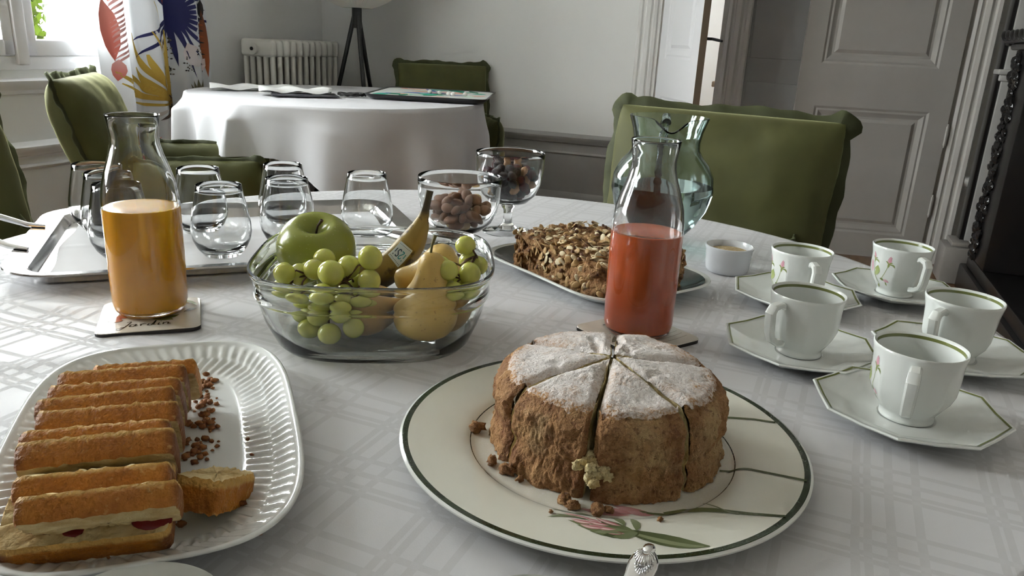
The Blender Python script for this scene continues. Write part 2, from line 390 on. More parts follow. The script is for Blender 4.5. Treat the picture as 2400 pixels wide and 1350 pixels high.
# wide door, ajar by ten degrees into the room
dr = thing('door_1', 'wide pale panelled door standing ajar beside the fireplace', 'door', uv(.692, WALL_V - .002), 0, kind='structure')
dr.rotation_euler = (0, 0, pi - YAW + R(10)); 
P2 = [(.13, .81), (1.03, 2.1)]
door_leaf(None, .785, 2.22, P2).build('leaf', M['door_paint'], dr, angle=20).location = (0, 0, .008)
door_panels(dr, .785, P2, M['door_paint'])
for z in (.32, .70, 1.9):
    MB().tube([(-.004, .036, z - .05), (-.004, .036, z + .05)], .008, 8).tube([(-.004, .036, z - .062), (-.004, .036, z + .062)], .004, 8).build('hinge', M['door_paint'], dr)
# narrow white door swung into the room
H1 = uv(-.872, WALL_V - .02)
d1 = thing('door_2', 'narrow white panelled door swung open beside the pale back wall', 'door', H1, 0, kind='structure')
D1W, D1A = .62, R(-81)
d1.rotation_euler = (0, 0, D1A)
P1 = [(.13, .80), (1.01, 2.05)]
door_leaf(None, D1W, 2.2, P1).build('leaf', M['white_paint'], d1, angle=20).location = (0, 0, .008)
door_panels(d1, D1W, P1, M['white_paint'])
MB().box(D1W, D1W + .003, .0, .036, .01, 2.2).build('edge_strip', plain('door_edge_wood', (.22, .17, .12), .6), d1)
h = MB().tube([(D1W - .05, .036, 1.13), (D1W - .05, .085, 1.13), (D1W + .01, .09, 1.125), (D1W + .07, .088, 1.12)], [.008, .008, .008, .006], 8).build('handle', M['black'], d1)
# glimpse beyond the doorway: white sideboard with folded linen, light switch
sb = thing('side_table', 'small wooden side table in the bright room beyond the doorway', 'table', uv(-.30, 6.2), -YAW)
MB().bbox(-.40, .30, -.2, .2, .82, .86, .006).build('table_top', mottled('worn_oak', (.25, .18, .12), (.35, .27, .18), 8, .5), sb)
for sx in (-.36, .26):
    for sy in (-.16, .16): MB().tube([(sx, sy, .82), (sx, sy, 0)], [.022, .014], 10).build('leg', M['dark_wood'], sb)
ln = MB()
for k in range(4): ln.bbox(-.17 + .004*k, .17 - .006*k, -.13, .13, .0 + k*.045, .043 + k*.045, .018, seg=3)
tag(ln.build('folded_linen', plain('white_linen', (.8, .8, .82), .9), loc=uv(-.32, 6.2, .862), rz=-YAW), 'stack of folded white linen on the side table beyond the doorway', 'linen')
sw = thing('light_switch', 'cream light switch plate on the wall beyond the doorway', 'switch', uv(-.33, 7.2, 1.25), -YAW)
MB().bbox(-.06, .06, -.012, 0, -.06, .06, .004).build('plate', plain('cream_plastic', (.75, .73, .64), .4), sw)
MB().bbox(-.03, .03, -.018, -.011, -.03, .03, .003).build('rocker', plain('cream_rocker', (.78, .76, .68), .35), sw)

# ------------------------------------------------------------------ radiator
RU0, RU1, RV0, RV1, RZ0, RZ1 = -3.155, -2.925, 3.815, 4.52, .10, 1.012
rd = thing('radiator', 'cream cast iron column radiator in the corner behind the tripod lamp', 'radiator', uv(0, 0), -YAW)
M['radiator'] = plain('cream_radiator_enamel', (.70, .685, .63), .38)
NS = 11; pitch = (RV1 - RV0) / NS
sec = MB()
nc = 5
for c in range(nc):
    x = RU0 + .022 + (RU1 - RU0 - .044) * c / (nc - 1)
    sec.tube([(x, 0, RZ0 + .09), (x, 0, RZ1 - .085)], .0155, 10, flat=1.0)
sec.bbox(RU0, RU1, -.024, .024, RZ1 - .10, RZ1, .02, seg=3).bbox(RU0, RU1, -.024, .024, RZ0 + .02, RZ0 + .11, .02, seg=3)
s0 = None
for k in range(NS):
    if s0 is None: s0 = sec.build('section', M['radiator'], rd); o = s0
    else: o = s0.copy(); COL.objects.link(o); o.parent = rd
    o.location = (0, RV0 + pitch * (k + .5), 0)
for z in (RZ1 - .055,):
    MB().tube([((RU0 + RU1)/2 - .02, RV0 + .012, z), ((RU0 + RU1)/2 - .02, RV0 - .006, z)], .034, 20).build('end_boss', M['radiator'], rd)
    MB().tube([((RU0 + RU1)/2 - .02, RV0 - .004, z), ((RU0 + RU1)/2 - .02, RV0 - .011, z)], .010, 12).build('vent_plug', M['black'], rd)
MB().tube([((RU0+RU1)/2, RV1 - .01, RZ1 - .055), ((RU0+RU1)/2, RV1 + .07, RZ1 - .055)], .022, 14).tube([((RU0+RU1)/2, RV1 + .05, RZ1 - .09), ((RU0+RU1)/2, RV1 + .05, RZ1 - .01)], .018, 12).build('valve', M['radiator'], rd)
for v in (RV0 + pitch*.5, RV1 - pitch*.5):
    for u in (RU0 + .03, RU1 - .03): MB().tube([(u, v, .13), (u, v, 0)], [.018, .024], 10).build('foot', M['radiator'], rd)

# ------------------------------------------------------------------ tripod lamp
lp = thing('floor_lamp', 'black tripod floor lamp with a pleated cream shade', 'lamp', uv(-2.66, 4.30), -YAW)
for k in range(3):
    a = R(80 + 120 * k); MB().tube([(cos(a)*.30, sin(a)*.30, 0), (cos(a)*.012, sin(a)*.012, 1.19)], [.012, .014], 10).build('leg', M['black'], lp)
MB().tube([(0, 0, 1.10), (0, 0, 1.23)], .03, 16).build('collar', M['black'], lp)
prof = []
for j in range(25):
    t = j / 24; prof.append((.05 + .245 * (sin(pi * (0.08 + .84 * t)) ** .75) - .05 * abs(2*t-1) ** 6, 1.215 + .40 * t))
MB().lathe(prof, 192, mod=lambda t, r, z: 1 + .022 * (1 if int(t / (2*pi) * 192 + .5) % 2 else -1), caps=False).build('shade', NT('pleated_paper').pbr(Base_Color=(.86, .83, .74), Roughness=.8, Subsurface_Weight=.15), lp, smooth=False)

# ------------------------------------------------------------------ curtain
def _curt():
    t = NT('white_curtain_cotton'); p = t.n('ShaderNodeBsdfDiffuse'); t.set(p.inputs[0], (.74, .75, .77)); q = t.n('ShaderNodeBsdfTranslucent'); t.set(q.inputs[0], (.72, .74, .76))
    x = t.n('ShaderNodeMixShader'); x.inputs[0].default_value = .14; t.t.links.new(p.outputs[0], x.inputs[1]); t.t.links.new(q.outputs[0], x.inputs[2]); t.t.links.new(x.outputs[0], t.o.inputs[0]); return t.m
cu = thing('curtain', 'white curtain printed with palm fronds and golden wheat beside the window', 'curtain', (0, 0, 0), -YAW)
CV0, CV1 = 2.775, 3.50
def curt(s, z):
    """s: 0..1 along the gathered curtain"""
    sp = s + .010 * sin(z * 2.1)
    squeeze = 1 - .10 * max(0, (1.0 - z))          # narrower towards the foot
    v = CV0 + .06 * max(0, 1.0 - z) + (CV1 - CV0) * sp * squeeze
    u = -3.085 + .040 * sin(s * 2 * pi * 3.1 + .5 * sin(z * 1.7) - 1.5) + .014 * sin(s * 2*pi*7.3 + z * 1.3)
    return Vector((u, v, z))
def curtn(s, z, off=0.0):
    s = max(.006, min(.994, s))
    a = curt(s + .004, z) - curt(s - .004, z); n = Vector((a.y, -a.x, 0)).normalized()
    return curt(s, z) + n * (.0025 + off)
mb = MB().grid(lambda i, j: curt(i, .02 + 2.66 * j), 150, 60)
fabric = mb.build('fabric', _curt(), cu, angle=180)
MB().tube([(-3.06, 1.6, 2.72), (-3.06, 3.7, 2.72)], .014, 12).build('rod', M['black'], cu)
pr = Print(curtn, CV1 - CV0)
NAVY, CORAL, GOLD, GREEN, DARK, PINK, ORNG = (.022, .024, .115), (.72, .17, .13), (.45, .27, .035), (.10, .10, .035), (.03, .025, .025), (.62, .42, .40), (.40, .10, .025)
K = 1 / (CV1 - CV0)                                       # metres -> s
def fan(cs, cz, n, r0, r1, a0, a1, w, col, col2=None, base=0.012):
    for k in range(n):
        a = R(a0 + (a1 - a0) * k / (n - 1)); rr = r1 * (.85 + .15 * sin(k * 2.4))
        pr.petal((cs + cos(a)*base*K, cz + sin(a)*base), (cs + cos(a)*rr*K, cz + sin(a)*rr), w, col, 0, col2, prof=(.7, 1, .9, .6, 0))
fan(.64, 1.12, 24, .01, .34, -150, 150, .021, NAVY)
fan(.64, 1.12, 12, .0, .075, -180, 150, .04, NAVY, base=0.0)
pr.petal((.61, 1.12), (.67, 1.12), .05, NAVY)
for zc in (1.12,):
    pr.petal((.60, 1.15), (.57, 1.45), .13, (.14, .13, .05)); pr.petal((.53, 1.16), (.50, 1.42), .05, (.30, .04, .03))
for zc, h_ in ((1.24, .17), (1.03, .28), (1.62, .3)):
    pr.petal((.085, zc - h_/2), (.06, zc + h_/2), .065, CORAL, 0, (.70, .26, .22))
    for k in range(12):
        z = zc - h_/2 + h_ * k / 12; pr.petal((.08, z - .02), (.23 + .03*sin(k), z + .055), .011, (.70, .30, .28), .1, (.75, .55, .53))
pr.petal((.085, .80), (.10, .90), .05, CORAL, 0, (.75, .4, .38))
import random as _r; _r.seed(4)
bs, bz = .52, .70
for k, (es, ez, w_) in enumerate([(.08, .845, .030), (.10, .79, .024), (.30, 1.02, .026), (.40, 1.03, .016), (.30, .86, .036), (.38, .92, .028), (.52, 1.04, .034), (.50, .93, .036), (.44, .82, .036), (.23, .70, .016), (.56, .95, .03), (.18, .87, .028), (.36, .78, .034), (.28, .80, .03), (.60, .86, .03), (.42, 1.17, .008)]):
    pr.petal((bs + .02*sin(k*3), bz + .01*k % .03), (es, ez), w_ * .95, GOLD, .10 * (1 if es < .4 else -.4), (.58, .40, .07), nl=20, prof=(.35, .6, .8, 1.0, .75, .25))
for k in range(26):
    t = k / 26; pr.petal((bs - .04 + .08*_r.random(), .66 + .07 * _r.random()), (bs - .06 + .16*_r.random(), .60 + .12*_r.random()), .012, [(.10, .05, .02), DARK, (.30, .17, .04)][k % 3])
for k in range(120):
    cs_, cz_ = (.70 + .26*_r.random(), .84 + .13*_r.random()) if k < 70 else (.60 + .05*_r.random(), .78 + .24 * _r.random())
    a = _r.random()*6.28; L = .010; pr.petal((cs_, cz_), (cs_ + cos(a)*L*K, cz_ + sin(a)*L), .008, [DARK, (.08, .07, .05), (.2, .17, .14)][k % 3], nl=3)
for k in range(40):
    cs_, cz_ = .24 + .22*_r.random(), 1.22 + .12*_r.random(); a = _r.random()*6.28; pr.petal((cs_, cz_), (cs_ + cos(a)*.012*K, cz_ + sin(a)*.012), .007, [DARK, (.1, .11, .06)][k % 2], nl=3)
pr.petal((.975, .80), (.955, 1.15), .040, ORNG, 0, (.16, .06, .03)); pr.petal((.952, 1.10), (.955, 1.20), .03, DARK)
for k in range(9): pr.petal((.965, .86 + .03*k), (.915, .865 + .03*k), .009, [DARK, ORNG][k % 2])
for k in range(9):
    a = R(20 + 15*k); pr.petal((.80, .66), (.80 + cos(a)*.10*K, .66 + sin(a)*.14), .022, (.30, .27, .16), 0, (.16, .15, .09))
for k in range(7): pr.petal((.35 + .05*k, .60), (.45 + .05*k, .66), .016, [(.55, .50, .48), (.12, .09, .08), (.5, .3, .3)][k % 3])
for k in range(8): pr.petal((.2 + .05*k, .30 + .02*k), (.3 + .05*k, .52), .02, [GOLD, NAVY, CORAL][k % 3])
pr.petal((.72, .98), (.80, .86), .10, (.66, .56, .56), 0, (.70, .66, .66)); pr.petal((.86, .80), (.96, .90), .06, (.70, .58, .56))
pr.build('palm_print', M['printed_cloth'], cu)

# ------------------------------------------------------------------ carved black fireplace and grey pilaster
fp = thing('fireplace', 'black carved fireplace with fruit garland at the wall', 'fireplace', (0, 0, 0), -YAW)
BLK = NT('black_carved_oak').pbr(Base_Color=(.010, .009, .009), Roughness=.28)
FU = .834
MB().bbox(FU - .02, WALL_R, 2.45, 4.25, 0, .13, .01).bbox(FU, WALL_R, 2.50, 4.20, .13, .19, .008).build('plinth', BLK, fp)
MB().bbox(FU, WALL_R, 2.55, 2.80, .19, 1.14, .006).bbox(FU, WALL_R, 3.85, 4.20, .19, 1.14, .006).bbox(FU + .03, WALL_R, 2.80, 3.85, .90, 1.14, .006).box(FU + .3, WALL_R, 2.80, 3.85, .19, .90).build('body', BLK, fp)
MB().bbox(FU - .02, WALL_R, 2.50, 4.24, 1.14, 1.17, .01).bbox(FU - .05, WALL_R, 2.46, 4.28, 1.17, 1.21, .012).build('mantel_shelf', BLK, fp)
MB().bbox(FU + .1, WALL_R, 2.55, 4.20, 1.21, 2.5, .01).build('overmantel', BLK, fp)
rr = random.Random(5)
for k in range(22):
    z = .22 + .042 * k; mbk = MB()
    for q in range(7):
        r_ = .008 + .012 * rr.random(); mbk.ell((FU + .002 - .010*rr.random(), 4.09 + .13*(rr.random() - .5), z + .04*(rr.random()-.5)), (r_, r_*1.2, r_*1.3), 10, 7, rot=Matrix.Rotation(rr.random()*3, 3, 'X'), fn=lambda d: 1 + .45*noise.noise(d*2.2))
    mbk.build('carved_fruit', NT('polished_black_carving').pbr(Base_Color=(.014, .013, .013), Roughness=.16) if k == 0 else bpy.data.materials['polished_black_carving'], fp)
for k in range(20):
    MB().ell((FU - .05, 4.25 - .085*k, 1.20), (.016, .045, .014), 8, 6, rot=Matrix.Rotation(.5, 3, 'X')).build('rope_bead', BLK, fp)
pl = thing('pilaster', 'grey painted pilaster with square plinth between door and fireplace', 'pilaster', (0, 0, 0), -YAW)
G1 = mottled('pilaster_grey', (.36, .355, .34), (.40, .395, .375), 6, .5); G2 = mottled('plinth_grey', (.24, .225, .21), (.29, .27, .25), 9, .55)
MB().bbox(.745, .862, 4.30, 4.50, 0, .19, .012).bbox(.775, .862, 4.32, 4.50, .19, .215, .008).build('plinth', G2, pl)
MB().bbox(.838, .95, 4.38, 4.50, .215, 2.6, .004).build('shaft', G1, pl)
MB().bbox(.818, .8375, 4.40, 4.50, .215, 2.6, .002).build('black_strip', BLK, pl)  # narrow black strip along the left side of the shaft
MB().bbox(.815, .97, 4.36, 4.50, 1.03, 1.055, .006).bbox(.825, .96, 4.37, 4.50, 1.0, 1.03, .006).build('necking', G1, pl)
MB().bbox(.82, .99, 4.33, 4.50, 1.16, 1.20, .01).build('capital', BLK, pl)
room('trim_13', rail(MB(), 'u', .835, WALL_R, WALL_V, [(d, z - .03) for d, z in DADO]), M['wood_paint'], 'short piece of pale dado rail beside the wide door', 'trim')

# ------------------------------------------------------------------ dining table and damask cloth
TC = Vector((-0.08, 0.98, 0)); TR = 0.698; TZ = 0.75
tb = thing('dining_table', 'round dining table hidden under the damask cloth', 'table', TC)
MB().lathe([(0, TZ - .032), (TR - .012, TZ - .032), (TR - .006, TZ - .026), (TR - .006, TZ - .008), (TR - .012, TZ - .004), (0, TZ - .004)], 96).build('table_top', M['dark_wood'], tb)
MB().lathe([(0, 0), (.22, 0), (.22, .03), (.07, .06), (.05, .14), (.07, .3), (.045, .45), (.09, .66), (.2, .716), (0, .717)], 32).build('pedestal', M['dark_wood'], tb)
def _damask():
    t = NT('white_damask'); v = t.coord('Object', 1.0, (0, 0, R(23)))
    sx = t.n('ShaderNodeSeparateXYZ'); t.set(sx.inputs[0], v)
    wob = t.noise(6, 2)
    wb = t.math('MULTIPLY', t.math('SUBTRACT', wob, .5), .006)
    def band(c, off, P=.094):
        f = t.math('FRACT', t.math('DIVIDE', t.math('ADD', t.math('ADD', c, off), wb), P))
        return t.ramp(f, [(0.0, 1.0), (.47, 0.0), (.535, 1.0), (.56, 0.0), (.62, 1.0), (.72, 0.0), (.79, 1.0), (.93, 0.0)], 'CONSTANT'), f
    bx_, fx = band(sx.outputs[0], 3.02); by_, fy = band(sx.outputs[1], 3.05)
    pat = t.math('MULTIPLY', bx_, by_)
    # thin engraved outlines between the woven bands
    cross = t.math('MULTIPLY', t.math('SUBTRACT', 1.0, bx_), t.math('SUBTRACT', 1.0, by_))
    pat = t.math('ADD', pat, t.math('MULTIPLY', cross, .25))
    weave = t.noise(900, 2, .5)
    col = t.mix(pat, (.575, .575, .59), (.635, .635, .655))
    col = t.mix(t.math('MULTIPLY', weave, .10), col, (.5, .5, .5))
    ro = t.ramp(pat, [(0, .7), (1, .48)])
    h = t.math('ADD', t.math('MULTIPLY', pat, .5), t.math('MULTIPLY', weave, .5))
    return t.pbr(Base_Color=col, Roughness=ro, Specular_IOR_Level=.18, Normal=t.bump(h, .35, .0006))
M['damask'] = _damask()
def cloth_fn(i, j):
    t = 2 * pi * i
    NR = .80
    if j <= NR:
        r = TR * (j / NR) ** .8; z = .0
        x, y = r * cos(t), r * sin(t)
        # soft creases left from folding, and slack by the fruit bowl
        p = Vector((x + TC.x, y + TC.y, 0))
        z += .0022 * max(0, fbm(p + Vector((3, 1, 0)), 4.5, 2)) * (1 if r < TR*.97 else 0)
        for (cx, cy_, ang, amp, wd, ln) in ((-.26, .70, -20, .006, .016, .13), (-.02, .70, -28, .004, .014, .12), (-.52, .83, -12, .005, .015, .10), (-.40, .71, 25, .003, .012, .12), (.15, 1.38, 35, .0035, .012, .2)):
            a = R(ang); dx, dy = p.x - cx, p.y - cy_; q = dx*cos(a) + dy*sin(a); s_ = -dx*sin(a) + dy*cos(a)
            z += amp * math.exp(-(s_/wd)**2 - (q/ln)**2)
        return (x, y, TZ + z)
    k = (j - NR) / (1 - NR)
    drop = .42 * k; w_ = min(1, k * 3)
    f = .022 * w_ * k ** .5 * (1 + sin(t * 13 + .8 * sin(t * 3)))*.5 + .006 * w_ * k
    rr_ = TR + .006 * min(1, k * 12) + f
    z = TZ - drop - (.003 if k > 0 else 0) + .004 * (1 - min(1, k * 14))
    return (rr_ * cos(t), rr_ * sin(t), z)
tag(MB().grid(cloth_fn, 260, 110, cu=True).build('tablecloth', M['damask'], loc=TC, angle=180), 'white damask tablecloth with woven checks on the breakfast table', 'tablecloth')

# ------------------------------------------------------------------ far table
FC = Vector((-.93, 4.02, 0)); FR = .735; FZ = .765
ft = thing('side_dining_table', 'round table under a plain white cloth near the radiator', 'table', FC)
MB().lathe([(0, FZ - .034), (FR - .012, FZ - .034), (FR - .006, FZ - .02), (FR - .012, FZ - .006), (0, FZ - .006)], 72).build('table_top', M['dark_wood'], ft)
for a in (10, 100, 190, 278): MB().tube([(cos(R(a))*.5, sin(R(a))*.5, FZ - .035), (cos(R(a))*.5, sin(R(a))*.5, 0)], [.045, .03], 14).build('leg', M['dark_wood'], ft)
def cloth2(i, j):
    t = 2 * pi * i; NR = .5
    if j <= NR:
        r = FR * (j / NR) ** .7; return (r*cos(t), r*sin(t), FZ + .0015*fbm((r*cos(t), r*sin(t), 2), 6, 2))
    k = (j - NR) / (1 - NR); d = math.degrees(t) % 360
    # a rectangular cloth: hem short on the camera's near left side and long towards the near right
    def bump_(c, w): x = ((d - c + 180) % 360) - 180; return math.exp(-(x / w) ** 2)
    L = float(np.interp(d, [0, 60, 120, 170, 200, 262, 270, 282, 300, 320, 360], [.60, .45, .30, .30, .21, .21, .26, .37, .55, .62, .60]))
    drop = L * k; w_ = min(1, k * 4)
    f = .045 * w_ * sin(t * 9 + 1.2) * k ** .5 * (1 - .8 * bump_(232, 18)) + .012 * w_ * sin(t * 21) * k
    f += .05 * bump_(212, 3.5) * w_ + .035 * bump_(247, 2.2) * w_ + .06*bump_(178, 8) * w_ * k
    r = FR + .01 * w_ + f + .05 * k * bump_(290, 50)
    return (r*cos(t), r*sin(t), FZ - drop - .012 * min(1, k*6))
M['cloth2'] = mottled('plain_white_cotton', (.60, .60, .625), (.63, .63, .655), 5, .85, bump=.2, bscale=40, bdist=.002)
tag(MB().grid(cloth2, 240, 60, cu=True).build('white_tablecloth', M['cloth2'], loc=FC, angle=180), 'plain white tablecloth hanging in folds over the far round table', 'tablecloth')
# things on the far table
bk = thing('menu_folder', 'dark folder with rolled white napkins lying on the far table', 'folder', (-1.19, 3.80, FZ + .006), R(20))
MB().bbox(-.02, .29, -.13, .06, 0, .007, .003).build('cover', plain('dark_folder', (.05, .05, .06), .4), bk)
def napkin(nm, lab, loc, rz, L):
    mb = MB().grid(lambda i, j: (-L/2 + L*i + .006*sin(i*9), (.05 + .008*sin(i*11)) * (j - .5) * 2 * (1 if .02 < i < .98 else .6), .008 + .020 * (1 - (2*j - 1)**2) ** .6 + .006*sin(i*14 + j*3)), 30, 10)
    mb.grid(lambda i, j: (-L/2 + L*i, .05*(1 - 2*j), 0), 2, 2)
    tag(mb.build(nm, plain('napkin_cotton', (.70, .70, .69), .9), loc=loc, rz=rz, angle=180), lab, 'napkin')
napkin('rolled_napkin', 'rolled white napkin at the window end of the far table', (-1.37, 4.0, FZ + .004), R(22), .40)
napkin('rolled_napkin', 'rolled white napkin lying along the dark folder', (-1.10, 3.83, FZ + .013), R(18), .34)
cb = MB(); rc = random.Random(3); pts = []
for k in range(90):
    t = k / 89; a = t * 2*pi*5; q = .042 + .014 * sin(t * 17)
    pts.append((.01 + cos(a) * q * 1.2 - .03 * t, sin(a) * q, .006 + .010 * abs(sin(a*1.3))))
pts += [(-.05, .03, .01), (-.08, .05, .006)]
tag(cb.tube(pts, .0042, 6).build('charging_cable', M['black'], loc=(-.84, 3.93, FZ + .003), rz=R(8)), 'tangled black charging cable on the far table', 'cable')
pt = thing('painted_tray', 'colourful painted tray with dark edge on the far table', 'tray', (-.46, 4.15, FZ + .004), R(-2))
def rrect(w, h, r, n=8):
    P = []
    for cx, cy_, a0 in ((w/2 - r, h/2 - r, 0), (-w/2 + r, h/2 - r, 90), (-w/2 + r, -h/2 + r, 180), (w/2 - r, -h/2 + r, 270)):
        for k in range(n + 1): a = R(a0 + 90*k/n); P.append((cx + r*cos(a), cy_ + r*sin(a)))
    return P
def loft(mb, rings, capb=True, capt=True, mi=0):
    n = len(rings[0]); vs = [p for r_ in rings for p in r_]; fs = []
    for k in range(len(rings) - 1):
        for i in range(n): j = (i + 1) % n; fs.append((k*n + i, k*n + j, (k+1)*n + j, (k+1)*n + i))
    if capb: fs.append(tuple(reversed(range(n))))
    if capt: fs.append(tuple((len(rings)-1)*n + i for i in range(n)))
    return mb.add(vs, fs, mi)
ringT = lambda w, h, r, z: [(x, y, z) for x, y in rrect(w, h, r)]
loft(MB(), [ringT(.56, .60, .04, 0), ringT(.60, .64, .05, .016), ringT(.61, .65, .05, .024), ringT(.59, .63, .05, .024), ringT(.56, .60, .04, .010)]).build('body', plain('dark_lacquer', (.02, .02, .022), .3), pt)
MB().add(ringT(.585, .625, .05, .0205), [tuple(range(36))]).build('painted_face', plain('tray_cream', (.66, .68, .66), .9, Specular_IOR_Level=0.0), pt)
pp = Print(lambda a, b, o: (a, b, .0212 + o)); rc = random.Random(11)
for k in range(46):
    a, b = (rc.random() - .5)*.46, (rc.random() - .5)*.5; an = rc.random()*6.28; L = .09 + .10*rc.random()
    pp.petal((a, b), (max(-.27, min(.27, a + cos(an)*L)), max(-.29, min(.29, b + sin(an)*L))), (.06*rc.random() + .03), [(.75, .36, .27), (.08, .42, .30), (.15, .20, .45), (.72, .52, .45), (.04, .22, .14), (.60, .70, .62)][k % 6])
pp.build('abstract_print', M['tray_print'], pt)
rc = random.Random(8)
for k in range(5):
    tag(MB().ell((0, 0, .010), (.012, .010, .010), 10, 8).build('pebble_sweet', plain('sweet_white', (.75, .72, .68), .3) if k == 0 else bpy.data.materials['sweet_white'], loc=(-.47 + .05*k - .03*rc.random(), 3.99 + .11*rc.random(), FZ + .0255)), 'small white sweet lying on the painted tray', 'sweet', 'sweets on the painted tray')

# ------------------------------------------------------------------ green velvet armchairs
def pillow(w, h, t, nx=44, nz=40, p=4.2, q=.50, sag=0.0, seed=0, crease=.006):
    """upright cushion in the xz plane, thickness along y, centred"""
    def bul(x, z): return max(0.0, (1 - abs(x) ** p)) ** q * max(0.0, (1 - abs(z) ** p)) ** q
    def e(s): s = 2*s - 1; return math.copysign(1 - (1 - abs(s)) ** 1.6, s)
    mb = MB()
    for sg in (-1, 1):
        def f(i, j, sg=sg):
            x, z = e(i), e(j); b = bul(x, z)
            cr = crease * b * fbm((x*2 + seed, z*2, sg*3 + seed), 1.6, 3)
            edge = (abs(x) ** 10 + abs(z) ** 10)
            cr += .006 * edge * sin(18 * (x if abs(z) > abs(x) else z) + seed) * b
            return (x*w/2*(1 - .012*sin(z*5 + seed)), sg*(t/2*b*(1 + sag*(1 - x*x)*(1 - z*z)) + cr), z*h/2)
        mb.grid(f, nx, nz, flip=(sg > 0))
    return mb
def flange(w, h, wid=.020, seed=0, th=.006):
    P = rrect(w, h, .02, 6); N = []
    per = []
    for k in range(len(P)):
        a, b = P[k], P[(k + 1) % len(P)]; L = math.hypot(b[0]-a[0], b[1]-a[1]); m_ = max(1, int(L / .02))
        for q in range(m_): per.append((a[0] + (b[0]-a[0])*q/m_, a[1] + (b[1]-a[1])*q/m_))
    n = len(per); rings = [[], [], [], []]
    for k, (x, z) in enumerate(per):
        a, b = per[k-1], per[(k+1) % n]; tx, tz = b[0]-a[0], b[1]-a[1]; l = math.hypot(tx, tz) + 1e-9; nx_, nz_ = tz/l, -tx/l
        wv = .006 * sin(k*.75 + seed) + .004 * sin(k*1.9 + seed*2); ex = wid * (1 + .22*sin(k*.41 + seed) + .12*sin(k*1.3))
        c = (1 if (abs(x) > w/2 - .03 and abs(z) > h/2 - .03) else 0) * .012
        rings[0].append((x - nx_*.012, -th, z - nz_*.012)); rings[1].append((x + nx_*(ex + c), wv - th*.5, z + nz_*(ex + c)))
        rings[2].append((x + nx_*(ex + c), wv + th*.5, z + nz_*(ex + c))); rings[3].append((x - nx_*.012, th, z - nz_*.012))
    return loft(MB(), rings, False, False)
def make_chair(name, label, loc, face, back_h=.50, width=.60, arms=True, recline=10, top=.905, back_y=.30, arm_z=.43, arm_y=-.03):
    """face: direction (x, y) the sitter looks"""
    rz = math.atan2(face[1], face[0]) + pi/2               # local front is -y
    ch = thing(name, label, 'chair', loc, rz, 'green velvet chairs')
    rec = R(recline); bh = back_h
    def place(mb, c, rx): return mb.xf(lambda p: Matrix.Rotation(rx, 3, 'X') @ p + Vector(c))
    bc = (0, back_y, top - bh/2*cos(rec)); sh = back_y - .30
    sd = loc[0]*3.1
    bo = place(pillow(width, bh, .19, seed=sd), bc, -rec).build('backrest', M['velvet'], ch, angle=180)
    place(flange(width, bh, seed=sd), bc, -rec).build('flange', M['velvet_seam'], bo, angle=180)
    so = place(pillow(width - .28, .50, .15, seed=sd + 1), (0, -.03 + sh*.5, .40), R(90)).build('seat', M['velvet'], ch, angle=180)
    place(flange(width - .28, .50, .008, sd), (0, -.03 + sh*.5, .40), R(90)).build('flange', M['velvet_seam'], so, angle=180)
    MB().bbox(-width/2 + .03, width/2 - .03, -.27, .27 + sh, .24, .345, .015).build('seat_base', M['velvet'], ch)
    if arms:
        for s in (-1, 1):
            f = lambda mb: mb.xf(lambda p: Vector((p.y*1.0 + s*(width/2 - .065), p.x + arm_y + sh*.5, p.z + arm_z)))
            ao = f(pillow(.46, .40, .13, 30, 26, seed=sd + s)).build('armrest', M['velvet'], ch, angle=180)
            f(flange(.46, .40, .012, sd + s)).build('flange', M['velvet_seam'], ao, angle=180)
    for x in (-1, 1):
        for y in (-1, 1): MB().tube([(x*(width/2 - .07), y*.22, .25), (x*(width/2 - .05), y*.25, 0)], [.024, .014], 12).build('leg', M['dark_wood'], ch)
    return ch
def dirv(a): return (cos(R(a)), sin(R(a)))
# chair across the table (backrest facing the camera)
make_chair('velvet_chair', 'green velvet armchair behind the glass water jug', (.44, 1.905, 0), (-.486, -.874), back_h=.56, width=.60, top=.915, back_y=.18)
make_chair('velvet_chair', 'green velvet armchair half cut off at the window side of the breakfast table', (-1.066, 1.389, 0), (cos(R(-22)), sin(R(-22))), back_h=.56, width=.58, top=.915, back_y=.20, recline=14)
make_chair('velvet_chair', 'green velvet armchair turned sideways in front of the patterned curtain', (-1.345, 3.10, 0), (.966, .26), back_h=.50, width=.60, top=.865, recline=17, arm_z=.385, arm_y=-.07)
make_chair('velvet_chair', 'green velvet armchair against the pale wall behind the far table', (-.405, 4.67, 0), (.29, -.957), back_h=.52, width=.56, top=.91)

# ------------------------------------------------------------------ things on the breakfast table
TZ_ = TZ + .001                                   # resting height on the cloth
